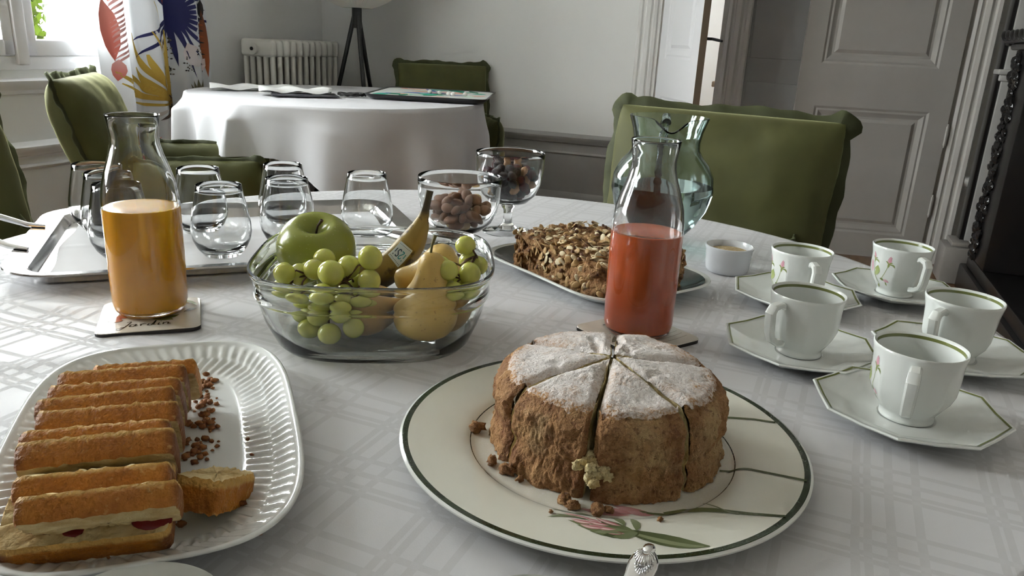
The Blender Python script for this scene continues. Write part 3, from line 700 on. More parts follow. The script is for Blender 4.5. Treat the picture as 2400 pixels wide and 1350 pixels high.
# --- cake plate with green rim and painted flower
CP = Vector((.0795, .566, TZ_)); CR = .1645
plate = thing('cake_plate', 'large cream plate with dark green rim and painted flower under the round cake', 'plate', CP)
def plate_z(r):
    pts = [(0, .0052), (.098, .0052), (.104, .0060), (.110, .0095), (.118, .0118), (.160, .0168), (.1645, .0166)]
    for (a, za), (b, zb) in zip(pts, pts[1:]):
        if r <= b: k = (r - a) / (b - a); return za + (zb - za) * k
    return pts[-1][1]
prof = [(0, 0.0015), (.085, .0015), (.088, 0), (.093, 0), (.095, .002), (.108, .0055), (.120, .0085), (.161, .0130), (.1645, .0148), (.1645, .0160), (.162, .0172)]
prof += [(r, plate_z(r)) for r in (.158, .14, .118, .114, .110, .107, .104, .101, .098, .08, .05, .02, 0)]
def _plate():
    t = NT('cream_plate_glaze'); sx = t.n('ShaderNodeSeparateXYZ'); t.set(sx.inputs[0], t.coord('Object'))
    r = t.math('SQRT', t.math('ADD', t.math('POWER', sx.outputs[0], 2.0), t.math('POWER', sx.outputs[1], 2.0)))
    rr_ = t.math('DIVIDE', r, .2)
    cr, gr = (.66, .655, .575), (.022, .034, .014)
    a, b, c = .107/.2, .1078/.2, .1575/.2
    col = t.ramp(rr_, [(0, cr), (a, gr), (b, cr), (c, gr), (.1622/.2, (.68, .69, .66))], 'CONSTANT')
    dust = t.ramp(t.noise(700, 3), [(.56, 0.0), (.66, 1.0)]); near = t.ramp(rr_, [(.42, .9), (.53, .55), (.56, .10), (.75, .05)])
    col = t.mix(t.math('MULTIPLY', dust, near), col, (.74, .72, .70))
    return t.pbr(Base_Color=col, Roughness=.12)
MB().lathe(prof, 160).build('dish', _plate(), plate, angle=30)
pf = Print(lambda a, b, o: (a, b, plate_z(math.hypot(a, b)) + .00015 + o))
GR, GD, PK, PD = (.15, .18, .085), (.060, .078, .032), (.42, .17, .17), (.33, .08, .10)
# flower head (tip towards the loaf platter), broad leaf towards the rim
pf.strip([(.056, -.1445), (.032, -.1395), (.006, -.1285)], [.001, .009, .014, .015, .012, .006], GR, col2=GD, nl=20)
pf.strip([(.052, -.1448), (.034, -.1422), (.012, -.1325)], [.001, .004, .005, .003], (.24, .27, .15), nl=20)
for k, (dx, dy, w_) in enumerate([(-.040, .006, .010), (-.038, .013, .010), (-.032, -.001, .010), (-.026, .019, .009), (-.046, .012, .008), (-.024, -.005, .009), (-.018, -.007, .008)]):
    pf.petal((.012, -.130), (.012 + dx, -.130 + dy), w_, GR if k % 2 else (.19, .22, .12), .05, GD if k % 2 else GR)
for k, (a, b) in enumerate([((-.006, -.122), (-.024, -.114)), ((-.010, -.117), (-.030, -.109)), ((-.002, -.127), (-.020, -.122)), ((-.016, -.120), (-.032, -.116)), ((.002, -.122), (-.014, -.110)), ((-.018, -.112), (-.036, -.107)), ((-.010, -.126), (-.026, -.123)), ((.003, -.132), (-.012, -.129))]):
    pf.petal(a, b, .0050, PD, .08, (.58, .33, .32)); pf.petal(a, b, .0016, (.72, .56, .52), .12)
for k, (a, b, w_) in enumerate([((-.020, -.108), (-.0445, -.1025), .004), ((-.024, -.114), (-.0480, -.1165), .003), ((.004, -.122), (-.004, -.104), .006), ((-.010, -.112), (-.028, -.0995), .004), ((.002, -.133), (-.018, -.133), .004), ((.011, -.128), (.010, -.108), .006), ((-.018, -.118), (-.0425, -.1115), .003)]):
    pf.petal(a, b, w_, GR, -.10, (.24, .27, .17))
# second bud half under the cake with its stem, and two plain stems
for k, (a, b) in enumerate([((.018, -.096), (-.012, -.089)), ((.026, -.094), (.000, -.087)), ((.030, -.097), (.010, -.094)), ((.012, -.099), (-.024, -.093))]):
    pf.petal(a, b, .006, PK, .05, (.50, .30, .30))
for k in range(6): pf.petal((.036 + .002*k, -.0955), (.018 + .004*k, -.092 - .0015*k), .003, GD, .1, GR)
pf.strip([(.036, -.0955), (.052, -.0935), (.0747, -.0985), (.095, -.1035), (.1165, -.1075)], [.004, .010, .005, .0035, .003], GR, nl=30, col2=GD)
pf.strip([(.0661, -.0829), (.078, -.0985), (.0861, -.1025)], [.0010, .0016, .003], (.20, .22, .13))
pf.strip([(.0908, -.032), (.1079, -.0367), (.130, -.0495), (.1480, -.0600)], [.0025, .0028, .003, .003], GR, nl=30, col2=GD)
pf.strip([(.094, .048), (.115, .0465), (.137, .041), (.1535, .0335)], [.0025, .0028, .003, .003], GR, nl=30, col2=GD)
pf.build('flower_print', M['printed'], plate)

# --- round sponge cake cut in six
def _crust():
    t = NT('golden_cake_crust'); n1 = t.noise(38, 5, .65); n2 = t.noise(190, 4, .7)
    c = t.ramp(n1, [(.30, (.20, .080, .024)), (.50, (.35, .175, .062)), (.72, (.47, .28, .115))])
    n3 = t.noise(13, 3, .6); c = t.mix(t.ramp(n3, [(.55, 0.0), (.66, .75)]), c, (.50, .36, .18)); c = t.mix(t.ramp(n3, [(.34, .7), (.45, 0.0)]), c, (.20, .070, .020))
    pores = t.ramp(n2, [(.36, 1.0), (.44, 0.0)]); c = t.mix(t.math('MULTIPLY', pores, .55), c, (.16, .055, .016))
    h = t.math('ADD', n2, t.math('MULTIPLY', n1, .8))
    return t.pbr(Base_Color=c, Roughness=.8, Normal=t.bump(h, 1.0, .006))
M['crust'] = _crust()
def _sugar():
    t = NT('icing_sugar_dusting'); n1 = t.noise(420, 3, .7); n2 = t.noise(60, 4, .6); n3 = t.noise(16, 2)
    sx = t.n('ShaderNodeSeparateXYZ'); t.set(sx.inputs[0], t.coord('Object'))
    r = t.math('SQRT', t.math('ADD', t.math('POWER', sx.outputs[0], 2.0), t.math('POWER', sx.outputs[1], 2.0)))
    cov = t.ramp(t.math('DIVIDE', r, .1), [(.50, .66), (.70, .61), (.82, .49), (.93, .27)])
    cov = t.math('ADD', cov, t.math('MULTIPLY', t.math('SUBTRACT', n3, .5), .35))
    f = t.ramp(t.math('SUBTRACT', cov, t.math('ADD', t.math('MULTIPLY', n1, .45), t.math('MULTIPLY', n2, .45))), [(0.0, 0.0), (.08, .55), (.2, .92)])
    crust = t.ramp(n2, [(.3, (.24, .10, .035)), (.7, (.45, .25, .10))])
    return t.pbr(Base_Color=t.mix(f, crust, (.72, .68, .66)), Roughness=.9, Normal=t.bump(t.math('ADD', n1, n2), .8, .0025))
M['sugar'] = _sugar()
M['crumb'] = mottled('pale_cake_crumb', (.50, .36, .14), (.70, .62, .38), 90, .9, bump=.9, bscale=160, bdist=.004)
CB = CP + Vector((.004, .008, .0053)); CRAD = .0905; CH = .064
def cake_r(a, z):
    p = Vector((cos(a)*3, sin(a)*3, z*30)); base = 1 + .018*noise.noise(p*1.1) + .02*noise.noise(p*2.7)
    k = z / CH
    prof = .965 + .035*sin(k*pi*.9) + (.045*max(0, .32 - k)/.32) - .03*math.exp(-((k - .36)/.10)**2)
    if k > .80: prof -= .11 * ((k - .80)/.20) ** 2.2
    return CRAD * base * prof
def cake_top(a, r): 
    e = r / CRAD
    return CH + .012*(1 - e**2) - .010*max(0, e - .86)/.14 + .0022*noise.noise(Vector((r*cos(a)*45, r*sin(a)*45, 3)))
WL = [('back wedge of sugar dusted sponge cake nearest the cup by the red juice', 0), ('smallest wedge of sugar dusted sponge cake, right below the red juice carafe', 1), ('wedge of sugar dusted sponge cake nearest the fruit bowl', 2),
      ('front wedge of sponge cake facing the loaf platter, with a tall crusty side', 3), ('front wedge of sponge cake above the painted flower, pale tuft at its split', 4), ('wedge of sponge cake with torn foot facing the cup nearest the camera', 5)]
ang = [(10, 82), (82, 145), (145, 210), (210, 256), (256, 304), (304, 370)]
for (label, k), (a0, a1) in zip(WL, ang):
    am = R((a0 + a1)/2); off = Vector((cos(am), sin(am), 0)) * .0028
    wd = thing('cake_wedge', label, 'cake', CB + off, 0, 'wedges of the round sponge cake')
    A0, A1 = R(a0 + .9), R(a1 - .9); rr = random.Random(k)
    def side(i, j, A0=A0, A1=A1):
        a = A0 + (A1 - A0)*i; z = CH*j*.985; r = cake_r(a, z)
        # ragged, torn foot of the crust and crumbly relief
        r += .0022*fbm((cos(a)*CRAD, sin(a)*CRAD, z), 45, 3) + .0022*abs(fbm((cos(a)*CRAD, sin(a)*CRAD, z*.6), 170, 3))
        ed = min(i, 1 - i); r -= .004*max(0, .05 - ed)/.05
        zz = z + (.0035*max(0, noise.noise(Vector((a*16, 1, 0)))) if j == 0 else 0)
        top = cake_top(a, r) if j == 1 else zz
        return (r*cos(a), r*sin(a), min(zz, cake_top(a, r)) if j < 1 else top - .001)
    MB().grid(side, int(30 + (a1-a0)*1.8), 70).build('crust', M['crust'], wd, angle=180)
    def top(i, j, A0=A0, A1=A1, k=k):
        a = A0 + (A1 - A0)*i; zed = CH*.985
        re = cake_r(a, zed) + .0022*fbm((cos(a)*CRAD, sin(a)*CRAD, zed), 45, 3) + .0022*abs(fbm((cos(a)*CRAD, sin(a)*CRAD, zed*.6), 170, 3)) - .004*max(0, .05 - min(i, 1-i))/.05
        r = .0012 + (re - .0012)*j; x, y = r*cos(a), r*sin(a)
        ed = min(i, 1 - i)*(A1 - A0)*r; fall = -.005*max(0, 1 - ed/.007)**2 * min(1, r/.035)
        crack = -.010*max(0, fbm((x + k, y*.6, 5), 55, 2) - .36)
        z = cake_top(a, r) + fall + crack + .0008*fbm((x, y, 0), 260, 2)
        if j == 1: z = cake_top(a, r) - .001
        return (x, y, z)
    MB().grid(top, 44, 40).build('sugar_top', M['sugar'], wd, angle=180)
    fc = MB()
    for a, ed in ((A0, 0), (A1, 1)):
        def cut(i, j, a=a, ed=ed):
            re = cake_r(a, CH*.985*j) - .004 + .0022*fbm((cos(a)*CRAD, sin(a)*CRAD, CH*.985*j), 45, 3); r = .0012 + (re - .0012)*i
            zt = cake_top(a, r) - .005*min(1, r/.035); z = zt*j
            dn = .0022*fbm((r, z, a*9), 70, 3) * (1 if 0 < i < 1 and j > 0 else .3)
            return (r*cos(a) - sin(a)*dn, r*sin(a) + cos(a)*dn, z)
        fc.grid(cut, 26, 18, flip=(ed == 0))
    fc.build('crumb', M['crumb'], wd, angle=180)
    MB().grid(lambda i, j: ((.0012 + (CRAD*.97 - .0012)*j)*cos(A0 + (A1-A0)*i), (.0012 + (CRAD*.97 - .0012)*j)*sin(A0 + (A1-A0)*i), .0005), 12, 2).build('underside', M['crust'], wd)
# torn pale tuft at the front split, and loose crumbs
rr = random.Random(12)
tf = MB()
for q in range(26): tf.ell((rr.gauss(0, .0045), rr.gauss(0, .003), rr.random()*.020 - .01), (.0042, .0030, .0040), 10, 8, rot=Matrix.Rotation(rr.random()*3, 3, 'Y'), fn=lambda d: 1 + .8*noise.noise(d*4 + Vector((q*2.0, 0, 0))))
tag(tf.build('torn_crumb', M['crumb'], loc=CB + Vector((-.019, -.090, .028)), angle=180), 'pale torn tuft of cake at the front split of the sponge cake', 'crumb')
crumbs = [(-.103, .010, .006), (-.088, -.040, .0045), (-.076, -.052, .0055), (-.066, -.062, .003), (-.034, -.088, .005), (-.029, -.094, .0045), (-.012, -.099, .005), (-.003, -.096, .003), (.030, -.112, .002), (-.105, .018, .003), (.088, -.02, .002), (-.045, -.11, .0015)]
CL = ['largest loose cake crumb lying far out beside the cake at the fruit bowl side', 'loose cake crumb on the dark ring of the plate, nearest the loaf platter', 'flat loose cake crumb beside the crumb on the ring', 'small pale crumb between the cake and the ring']
for k, (x, y, s) in enumerate(crumbs):
    o = MB().ell((0, 0, s*.7), (s*1.2, s*.9, s*.75), 10, 8, fn=lambda d, k=k: 1 + .9*noise.noise(d*2.4 + Vector((k*3.1, 0, 0)))).build('cake_crumb', M['crust'], loc=CP + Vector((x, y, plate_z(math.hypot(x, y)))), rz=k*1.3, angle=180)
    tag(o, CL[k] if k < 4 else 'tiny golden crumb fallen on the cream plate in front of the cake', 'crumb', 'crumbs on the cake plate')

# --- carafes, juice and coasters
def carafe(name, label, loc, juice_mat, level, rz=0):
    ca = thing(name, label, 'carafe', loc, rz, 'glass juice carafes')
    out = [(0, .0), (.028, .0), (.034, .0015), (.0378, .006), (.0395, .014), (.0400, .05), (.0400, .118), (.0395, .130), (.0375, .146), (.0330, .162), (.0275, .178), (.0245, .190), (.0240, .198), (.0252, .208), (.0268, .2185), (.0272, .2195)]
    inn = [(.0268, .2205), (.0258, .2195), (.0242, .208), (.0228, .198), (.0232, .190), (.0262, .178), (.0318, .162), (.0363, .146), (.0383, .130), (.0388, .118), (.0388, .05), (.0383, .014), (.0365, .0085), (.030, .0065), (0, .0062)]
    MB().lathe(out + inn, 72).build('glass_body', M['carafe_glass'], ca, angle=60)
    jr = [(0, .0058), (.030, .0061), (.0368, .0082), (.0385, .014), (.0390, .05), (.0390, min(level, .118))] + ([(.0389, level)] if level > .118 else [])
    rj = jr[-1][0]
    MB().lathe(jr + [(rj - .0012, level + .0006), (rj - .004, level), (0, level)], 72).build('juice', juice_mat, ca, angle=45)
    return ca
def juice(name, c, c2, rough=.18):
    t = NT(name); return t.pbr(Base_Color=t.ramp(t.noise(25, 3), [(.3, c), (.7, c2)]), Roughness=rough)
carafe('juice_carafe', 'glass carafe of orange juice on a coaster beside the silver tray', (-.412, .826, TZ_ + .0055), juice('orange_juice', (.78, .385, .012), (.82, .42, .018)), .121)
carafe('juice_carafe', 'glass carafe of red grapefruit juice standing behind the round cake', (.1475, .838, TZ_ + .0055), juice('grapefruit_juice', (.52, .100, .024), (.56, .115, .032)), .119)
def coaster(label, loc, rz, flip=False):
    cs = thing('coaster', label, 'coaster', loc, rz, 'printed square coasters')
    loft(MB(), [ringT(.104, .104, .010, 0), ringT(.105, .105, .010, .0004), ringT(.105, .105, .010, .0042)], True, True).build('cork_base', plain('coaster_edge', (.018, .014, .013), .5), cs)
    loft(MB(), [ringT(.105, .105, .010, .0042), ringT(.1035, .1035, .0095, .0050)], False, True).build('printed_face', mottled('coaster_cream', (.60, .56, .48), (.66, .62, .55), 14, .10), cs)
    p = Print(lambda a, b, o: (a, b, .0052 + o)); INK = (.06, .05, .04)
    # handwritten word "Jardin"
    def pen(pts, w_=.0016): p.strip([(q[0]*.012 - .036, q[1]*.012 - .040) for q in pts], [w_*.6, w_, w_, w_*.6], INK, nl=max(8, len(pts)*4), nw=1)
    pen([(1.1, 1.5), (1.5, 1.6), (1.0, .2), (.6, -.4), (.2, -.3), (.5, .1), (1.1, .3)])
    pen([(1.9, .85), (1.5, .8), (1.35, .35), (1.7, .3), (1.95, .85), (1.85, .35), (2.1, .4)])
    pen([(2.3, .85), (2.3, .3)]); pen([(2.3, .6), (2.5, .85), (2.75, .8)])
    pen([(3.3, .85), (2.95, .75), (2.85, .35), (3.2, .35), (3.55, 1.6), (3.35, .35), (3.6, .4)])
    pen([(3.85, .85), (3.75, .35), (3.95, .4)]); pen([(3.95, 1.15), (4.0, 1.2)])
    pen([(4.2, .85), (4.15, .3)]); pen([(4.15, .55), (4.45, .85), (4.6, .75), (4.55, .35), (4.8, .4)])
    for k in range(4): p.strip([(-.045, .036 - .008*k), (-.01, .039 - .008*k), (.02, .034 - .008*k)], [.0006, .0009, .0005], (.30, .26, .21), nw=1)
    p.petal((-.002, -.014), (.024, -.024), .014, (.16, .19, .06), .1, (.28, .30, .12)); p.petal((.002, -.016), (.030, -.008), .010, (.12, .15, .05), -.1)
    for k in range(6):
        a = R(40 + 40*k); p.petal((-.030, -.008), (-.030 + cos(a)*.016, -.008 + sin(a)*.012), .010, (.45, .10, .05), .1, (.58, .22, .10))
    p.petal((.034, -.002), (.050, .012), .006, (.20, .19, .14), .1); p.petal((.020, .036), (.046, .030), .012, (.60, .42, .12), .1, (.5, .3, .08)); p.petal((.03, .044), (.048, .020), .006, (.18, .21, .08), .1)
    p.build('coaster_print', M['printed'], cs); return cs
coaster('square printed coaster under the orange juice carafe', (-.407, .813, TZ_), R(22))
coaster('square printed coaster under the red juice carafe', (.1475, .836, TZ_), R(216))

# --- water jug
jg = thing('water_jug', 'round glass jug of water with a pouring lip behind the red juice', 'jug', (.243, 1.283, TZ_))
jo = [(0, 0), (.036, 0), (.041, .003), (.041, .007), (.0375, .011), (.043, .018), (.062, .040), (.078, .066), (.0845, .095), (.082, .120), (.072, .140), (.060, .153), (.0545, .163), (.054, .175), (.057, .192), (.063, .210), (.0645, .2145)]
ji = [(.0625, .2150), (.0605, .210), (.0545, .192), (.0515, .175), (.052, .163), (.0575, .151), (.0697, .138), (.0797, .119), (.0821, .095), (.0757, .067), (.060, .0425), (.041, .021), (.030, .0165), (0, .016)]
SP = R(-97)                                       # pouring lip towards the camera
def lipmod(p):
    a = math.atan2(p.y, p.x); d = abs((a - SP + pi) % (2*pi) - pi)
    k = max(0, (p.z - .165) / .05); wgt = math.exp(-(d / .36) ** 2)
    r = math.hypot(p.x, p.y); s = 1 + .26 * k * wgt
    return Vector((p.x * s, p.y * s, p.z - .018 * k * math.exp(-(d / .26)**2)))
jb = MB().lathe(jo + ji, 96).xf(lipmod); jb.build('glass_body', M['jug_glass'], jg, angle=60)
hb = SP + pi; ex, ey = cos(hb), sin(hb)
hp = [(.062, .198), (.085, .205), (.107, .196), (.116, .172), (.112, .145), (.098, .122), (.082, .110)]
MB().tube([(ex*r_, ey*r_, z_) for r_, z_ in hp], [.008, .008, .0085, .0085, .008, .008, .010], 12).build('handle', M['jug_glass'], jg, angle=60)
WL_ = .104
wi = [(r + .0004, z - .0003) for r, z in reversed(ji) if z < WL_]; wi[0] = (0, .0157)
t = NT('water'); gb = t.n('ShaderNodeBsdfGlass'); gb.inputs['IOR'].default_value = 1.33; gb.inputs['Roughness'].default_value = 0; gb.inputs[0].default_value = (.93, .985, .98, 1); t.t.links.new(gb.outputs[0], t.o.inputs[0])
MB().lathe(wi + [(.0820, WL_), (0, WL_)], 72).build('water', t.m, jg, angle=60)

# --- silver tray with paper liner and tumblers
TX = Vector((cos(R(22)), sin(R(22)), 0)); TY = Vector((-sin(R(22)), cos(R(22)), 0))
tr = thing('serving_tray', 'polished silver tray with a looped handle carrying the tumblers', 'tray', (TX*.030 + TY*1.228) + Vector((0, 0, TZ_)), R(22))
tw, td = .565, .405
RG = lambda dw, z, r=.07: [(x, y, z) for x, y in rrect(tw + dw, td + dw, max(.01, r + dw*.5), 8)]
loft(MB(), [RG(-.10, .001, .05), RG(-.075, .002, .06), RG(-.058, .014, .06), RG(-.004, .019), RG(0, .0205), RG(-.002, .0225), RG(-.052, .0185, .065), RG(-.060, .0178, .062), RG(-.075, .0045, .06), RG(-.10, .0030, .05)], True, True).build('pan', M['silver'], tr, angle=50)
for s in (-1,):
    x = s * tw/2
    hp = [(x - s*.018, -.066, .022), (x + s*.004, -.062, .026), (x + s*.035, -.055, .040), (x + s*.058, -.030, .050), (x + s*.064, 0, .053), (x + s*.058, .030, .050), (x + s*.035, .055, .040), (x + s*.004, .062, .026), (x - s*.018, .066, .022)]
    MB().tube(hp, [.004, .006, .0075, .0075, .0075, .0075, .0075, .006, .004], 12, flat=.6).build('handle', M['silver'], tr)
ln = MB().grid(lambda i, j: (-.235 + .47*i + .004*sin(j*9), -.158 + .316*j + .003*sin(i*11), .0052 + .0012*max(0, fbm((i*3, j*2, 1), 2, 2)) + .0012*math.exp(-((j - .5)/.02)**2) + .0008*math.exp(-((i - .12)/.01)**2) + .0008*math.exp(-((i - .62)/.012)**2) + (.012*max(0, (j - .93)/.07)*max(0, 1 - i*4))), 80, 50)
lo = ln.build('paper_liner', mottled('white_paper', (.66, .66, .68), (.70, .70, .72), 9, .8), angle=180); lo.location = tr.location; lo.rotation_euler = (0, 0, R(22))
tag(lo, 'creased white paper napkin lining the silver tray', 'napkin')
to = [(0, 0), (.022, 0), (.0255, .0012), (.034, .012), (.0395, .024), (.0415, .036), (.0405, .048), (.0365, .070), (.0320, .092), (.0308, .1015)]
ti = [(.0302, .1022), (.0297, .1015), (.0309, .092), (.0354, .070), (.0394, .048), (.0403, .036), (.0384, .0255), (.033, .0155), (.024, .0105), (0, .0100)]
tumb = None
TUM = [('empty glass tumbler at the handle end of the tray, partly behind the orange juice', -.655, 1.178), ('empty glass tumbler seen through the neck of the orange juice carafe, rear one', -.600, 1.112), ('empty glass tumbler seen through the orange juice carafe, front one', -.545, 1.030),
       ('empty glass tumbler in the rear row nearest the orange juice', -.497, 1.185), ('empty glass tumbler standing alone in the front row between carafe and apple', -.418, 1.062), ('empty glass tumbler in the rear row behind the one by the apple', -.388, 1.262),
       ('empty glass tumbler right behind the green apple', -.345, 1.138), ('empty glass tumbler at the end of the tray nearest the bowl of almonds', -.240, 1.216)]
for label, x, y in TUM:
    if tumb is None: tumb = MB().lathe(to + ti, 56).build('glass_tumbler', M['glass'], angle=60); o = tumb
    else: o = tumb.copy(); COL.objects.link(o)
    o.location = (x, y, TZ_ + .0065); tag(o, label, 'tumbler', 'glass tumblers on the silver tray')

# --- coffee cups and saucers
CUPR = .0396
def cup_r(z):
    P = [(0, .0235), (.0015, .0240), (.004, .0232), (.007, .0235), (.012, .0275), (.019, .0325), (.028, .0358), (.040, .0368), (.055, .0374), (.063, .0386), (.069, CUPR)]
    for (a, ra), (b, rb) in zip(P, P[1:]):
        if z <= b: return ra + (rb - ra)*(z - a)/(b - a)
    return CUPR
def flute(a, z):
    """eight soft facets that fade out at rim and foot"""
    k = max(0, min(1, (z - .006)/.012)) * max(0, min(1, (.066 - z)/.03))
    q = ((a / (pi/4)) % 1) - .5; poly = cos(pi/8) / cos(q * pi/4)
    return 1 + k * .75 * (poly - 1 + .018)
def cup_pt(a, z, off=0): r = cup_r(z)*flute(a, z) + off; return (r*cos(a), r*sin(a), z)
M['green_line'] = plain('olive_rim_line', (.17, .19, .06), .2)
def make_cup(label, loc, handle_deg):
    c = thing('coffee_cup', label, 'cup', loc, R(handle_deg), 'porcelain coffee cups with flower sprays')
    zs = [0, .0015, .003, .005, .007, .0095, .012, .0155, .019, .0235, .028, .034, .040, .0475, .055, .059, .063, .066, .069]
    outer = MB(); n = 96
    rings = [[cup_pt(2*pi*i/n, z) for i in range(n)] for z in zs]
    rings.append([((CUPR - .0008)*cos(2*pi*i/n), (CUPR - .0008)*sin(2*pi*i/n), .0697) for i in range(n)])
    for z in (.069, .0645, .0610, .055, .045, .035, .028, .022, .016, .0115): r_ = (cup_r(z) - .0022) if z > .012 else .014; rings.append([(r_*cos(2*pi*i/n), r_*sin(2*pi*i/n), z) for i in range(n)])
    loft(outer, rings).build('bowl', M['porcelain'], c, angle=60)
    loft(MB(), [[((cup_r(z) - .0022 - .0003)*cos(2*pi*i/n), (cup_r(z) - .0022 - .0003)*sin(2*pi*i/n), z) for i in range(n)] for z in (.0672, .0655, .0642)], False, False).build('rim_line', M['green_line'], c)
    # angular ear handle on +x
    hp = [(.0350, .0575), (.0420, .0605), (.0510, .0585), (.0545, .0530), (.0520, .0300), (.0490, .0225), (.0400, .0170), (.0315, .0150)]
    MB().tube([(x, 0, z) for x, z in hp], [.0036, .0036, .0040, .0042, .0040, .0038, .0036, .0038], 16, flat=1.35, up=(0, 1, 0), sq=.75).build('handle', M['porcelain'], c, angle=30)
    p = Print(lambda a, b, o: cup_pt(a, b, .00015 + o), .037); A = lambda d: R(d)
    PKc, PKl, LG, LD = (.62, .30, .36), (.72, .52, .56), (.34, .40, .14), (.22, .27, .10)
    def bud(a, z, dz, da=0, s=1.0):
        p.petal((A(a), z), (A(a + da), z + dz), .0066*s, PKl, .0, PKc, prof=(.4, 1, .95, .6, 0)); p.petal((A(a + 2), z), (A(a + da + 3), z + dz*.9), .0028*s, PKc, .1)
        p.petal((A(a), z - .0015), (A(a + 9), z + .004), .0022, LG, .2, LD); p.petal((A(a), z - .001), (A(a - 8), z + .005), .0020, LG, -.2, LD); p.petal((A(a - 1), z - .004), (A(a + 1), z + .002), .0030, LG, 0, LD)
        p.petal((A(a + 2), z), (A(a + 14), z - .003), .0024, LD, .3)
    bud(-60, .046, .013, 3); p.strip([(A(-61), .044), (A(-66), .034), (A(-74), .024)], [.0006, .0007, .0008], LG, nw=1)
    p.petal((A(-72), .022), (A(-54), .021), .0042, PKl, .1, PKc); p.petal((A(-78), .024), (A(-68), .022), .0036, LD, .1); p.petal((A(-64), .021), (A(-60), .015), .0024, LD, 0, LG)
    bud(-96, .048, .012, -4); p.petal((A(-86), .028), (A(-84), .042), .0088, (.48, .56, .26), 0, LG, prof=(.2, .8, 1, .7, .1)); p.strip([(A(-96), .046), (A(-90), .030), (A(-82), .016)], [.0006, .0009, .0006], LG, nw=1)
    p.petal((A(-104), .030), (A(-112), .046), .0115, PKl, 0, PKc, prof=(.3, 1, 1, .8, .2)); p.petal((A(-82), .016), (A(-90), .009), .0030, LG, 0, LD)
    p.build('flower_spray', M['printed'], c); return c
def make_saucer(label, loc, rz):
    s = thing('saucer', label, 'saucer', loc, R(rz), 'octagonal porcelain saucers')
    def octo(r, z, k): 
        out = []
        for i in range(64):
            a = 2*pi*i/64; q = ((a/(pi/4)) % 1) - .5; pol = cos(pi/8)/cos(q*pi/4); m_ = (1 - k) + k*pol/ (cos(pi/8)**.5)
            out.append((r*m_*cos(a), r*m_*sin(a), z + (.0012*(1 - abs(2*q)) * -1 if k > .9 and z > .012 else 0)))
        return out
    loft(MB(), [octo(.033, 0, 0), octo(.036, 0, 0), octo(.0375, .002, .1), octo(.052, .0045, .5), octo(.072, .0115, .9), octo(.0812, .0165, 1), octo(.0822, .0178, 1), octo(.0810, .0190, 1), octo(.0785, .0184, 1), octo(.066, .0130, 1), octo(.055, .0092, 1), octo(.051, .0080, .9), octo(.047, .0066, .5), octo(.030, .0058, 0), octo(.0255, .0056, 0), octo(.024, .0048, 0)]).build('dish', M['porcelain'], s, angle=25)
    loft(MB(), [octo(.0790, .0187, 1), octo(.0780, .0184, 1), octo(.0770, .0180, 1)], False, False).xf(lambda p: p + Vector((0, 0, .0003))).build('rim_line', M['green_line'], s, angle=60)
    return s
CUPS = [('white porcelain cup with its handle towards the spoon, standing nearest the camera', 'octagonal saucer under the cup standing nearest the camera', .372, .650, -120, 14),
        ('white porcelain cup with its angular handle on the cake side, nearest the red juice', 'octagonal saucer under the cup nearest the red juice', .322, .797, -150, 12),
        ('white porcelain cup standing nearest the white ramekin, flower bud showing', 'octagonal saucer half hidden under the cup nearest the ramekin', .382, .990, -88, 8),
        ('white porcelain cup at the far table edge below the wide door, flowers and leaf showing', 'octagonal saucer under the cup at the far table edge', .541, 1.043, -79, 16),
        ('white porcelain cup nearest the black fireplace, pink rose at its side', 'octagonal saucer under the cup nearest the fireplace', .497, .806, -147, 20)]
for lc, ls, x, y, h_, sr in CUPS:
    make_saucer(ls, (x, y, TZ_), sr); make_cup(lc, (x, y, TZ_ + .0058), h_)
# --- ramekin
rk = thing('ramekin', 'small white ramekin of brown sugar beside the nut cake plate', 'ramekin', (.327, 1.135, TZ_))
MB().lathe([(0, 0), (.029, 0), (.031, .002), (.0325, .006), (.0345, .034), (.0362, .0375), (.0362, .0400), (.0345, .0405), (.0328, .036), (.0308, .008), (.028, .0065), (0, .006)], 64).build('dish', plain('ramekin_glaze', (.66, .68, .71), .16), rk, angle=40)
MB().lathe([(0, .0066), (.0303, .0085), (.0318, .030)] + [(.0318*k/10, .030 + .0045*cos(k/10*pi/2) + .0012*sin(k*2.3)) for k in range(9, -1, -1)], 40).build('brown_sugar', mottled('brown_sugar', (.42, .30, .15), (.58, .47, .28), 120, .8, bump=.8, bscale=300, bdist=.002), rk, angle=180)
# --- spoon handle and the dishes cut off at the bottom edge
sp = thing('silver_spoon', 'silver spoon with a shell on its handle leaning on the cake plate', 'spoon', (.0755, .3655, TZ_), R(-24))
def spoon(i, j):
    # i along the handle towards the plate, j round the section
    y = -.16 + .205*i; w_ = .0052 + .0050*max(0, (i - .55)/.45)**1.4; w_ *= (1 - max(0, (i - .93)/.07)**2 * .85)
    a = 2*pi*j; z = .004 + .021*max(0, i - .25)**1.3*1.35; rid = .0006*max(0, (abs(cos(a)) - .7))
    return (w_*cos(a), y, z + (.0016 + rid)*sin(a))
MB().grid(spoon, 40, 16, cv=True).build('handle', M['silver'], sp, angle=180)
shl = MB()
for k in range(11):
    a = R(-75 + 15*k); shl.tube([(sin(a)*.0008, .036, .0268), (sin(a)*.0040, .036 - .0070*cos(a), .0272), (sin(a)*.0066, .036 - .0125*cos(a), .0252)], [.0007, .0011, .0008], 6)
shl.ell((.0008, .0390, .0272), (.0040, .0052, .0018), 12, 8).build('shell', M['silver'], sp, angle=180)
MB().ell((0, -.185, .006), (.020, .030, .006), 20, 10).build('spoon_bowl', M['silver'], sp)
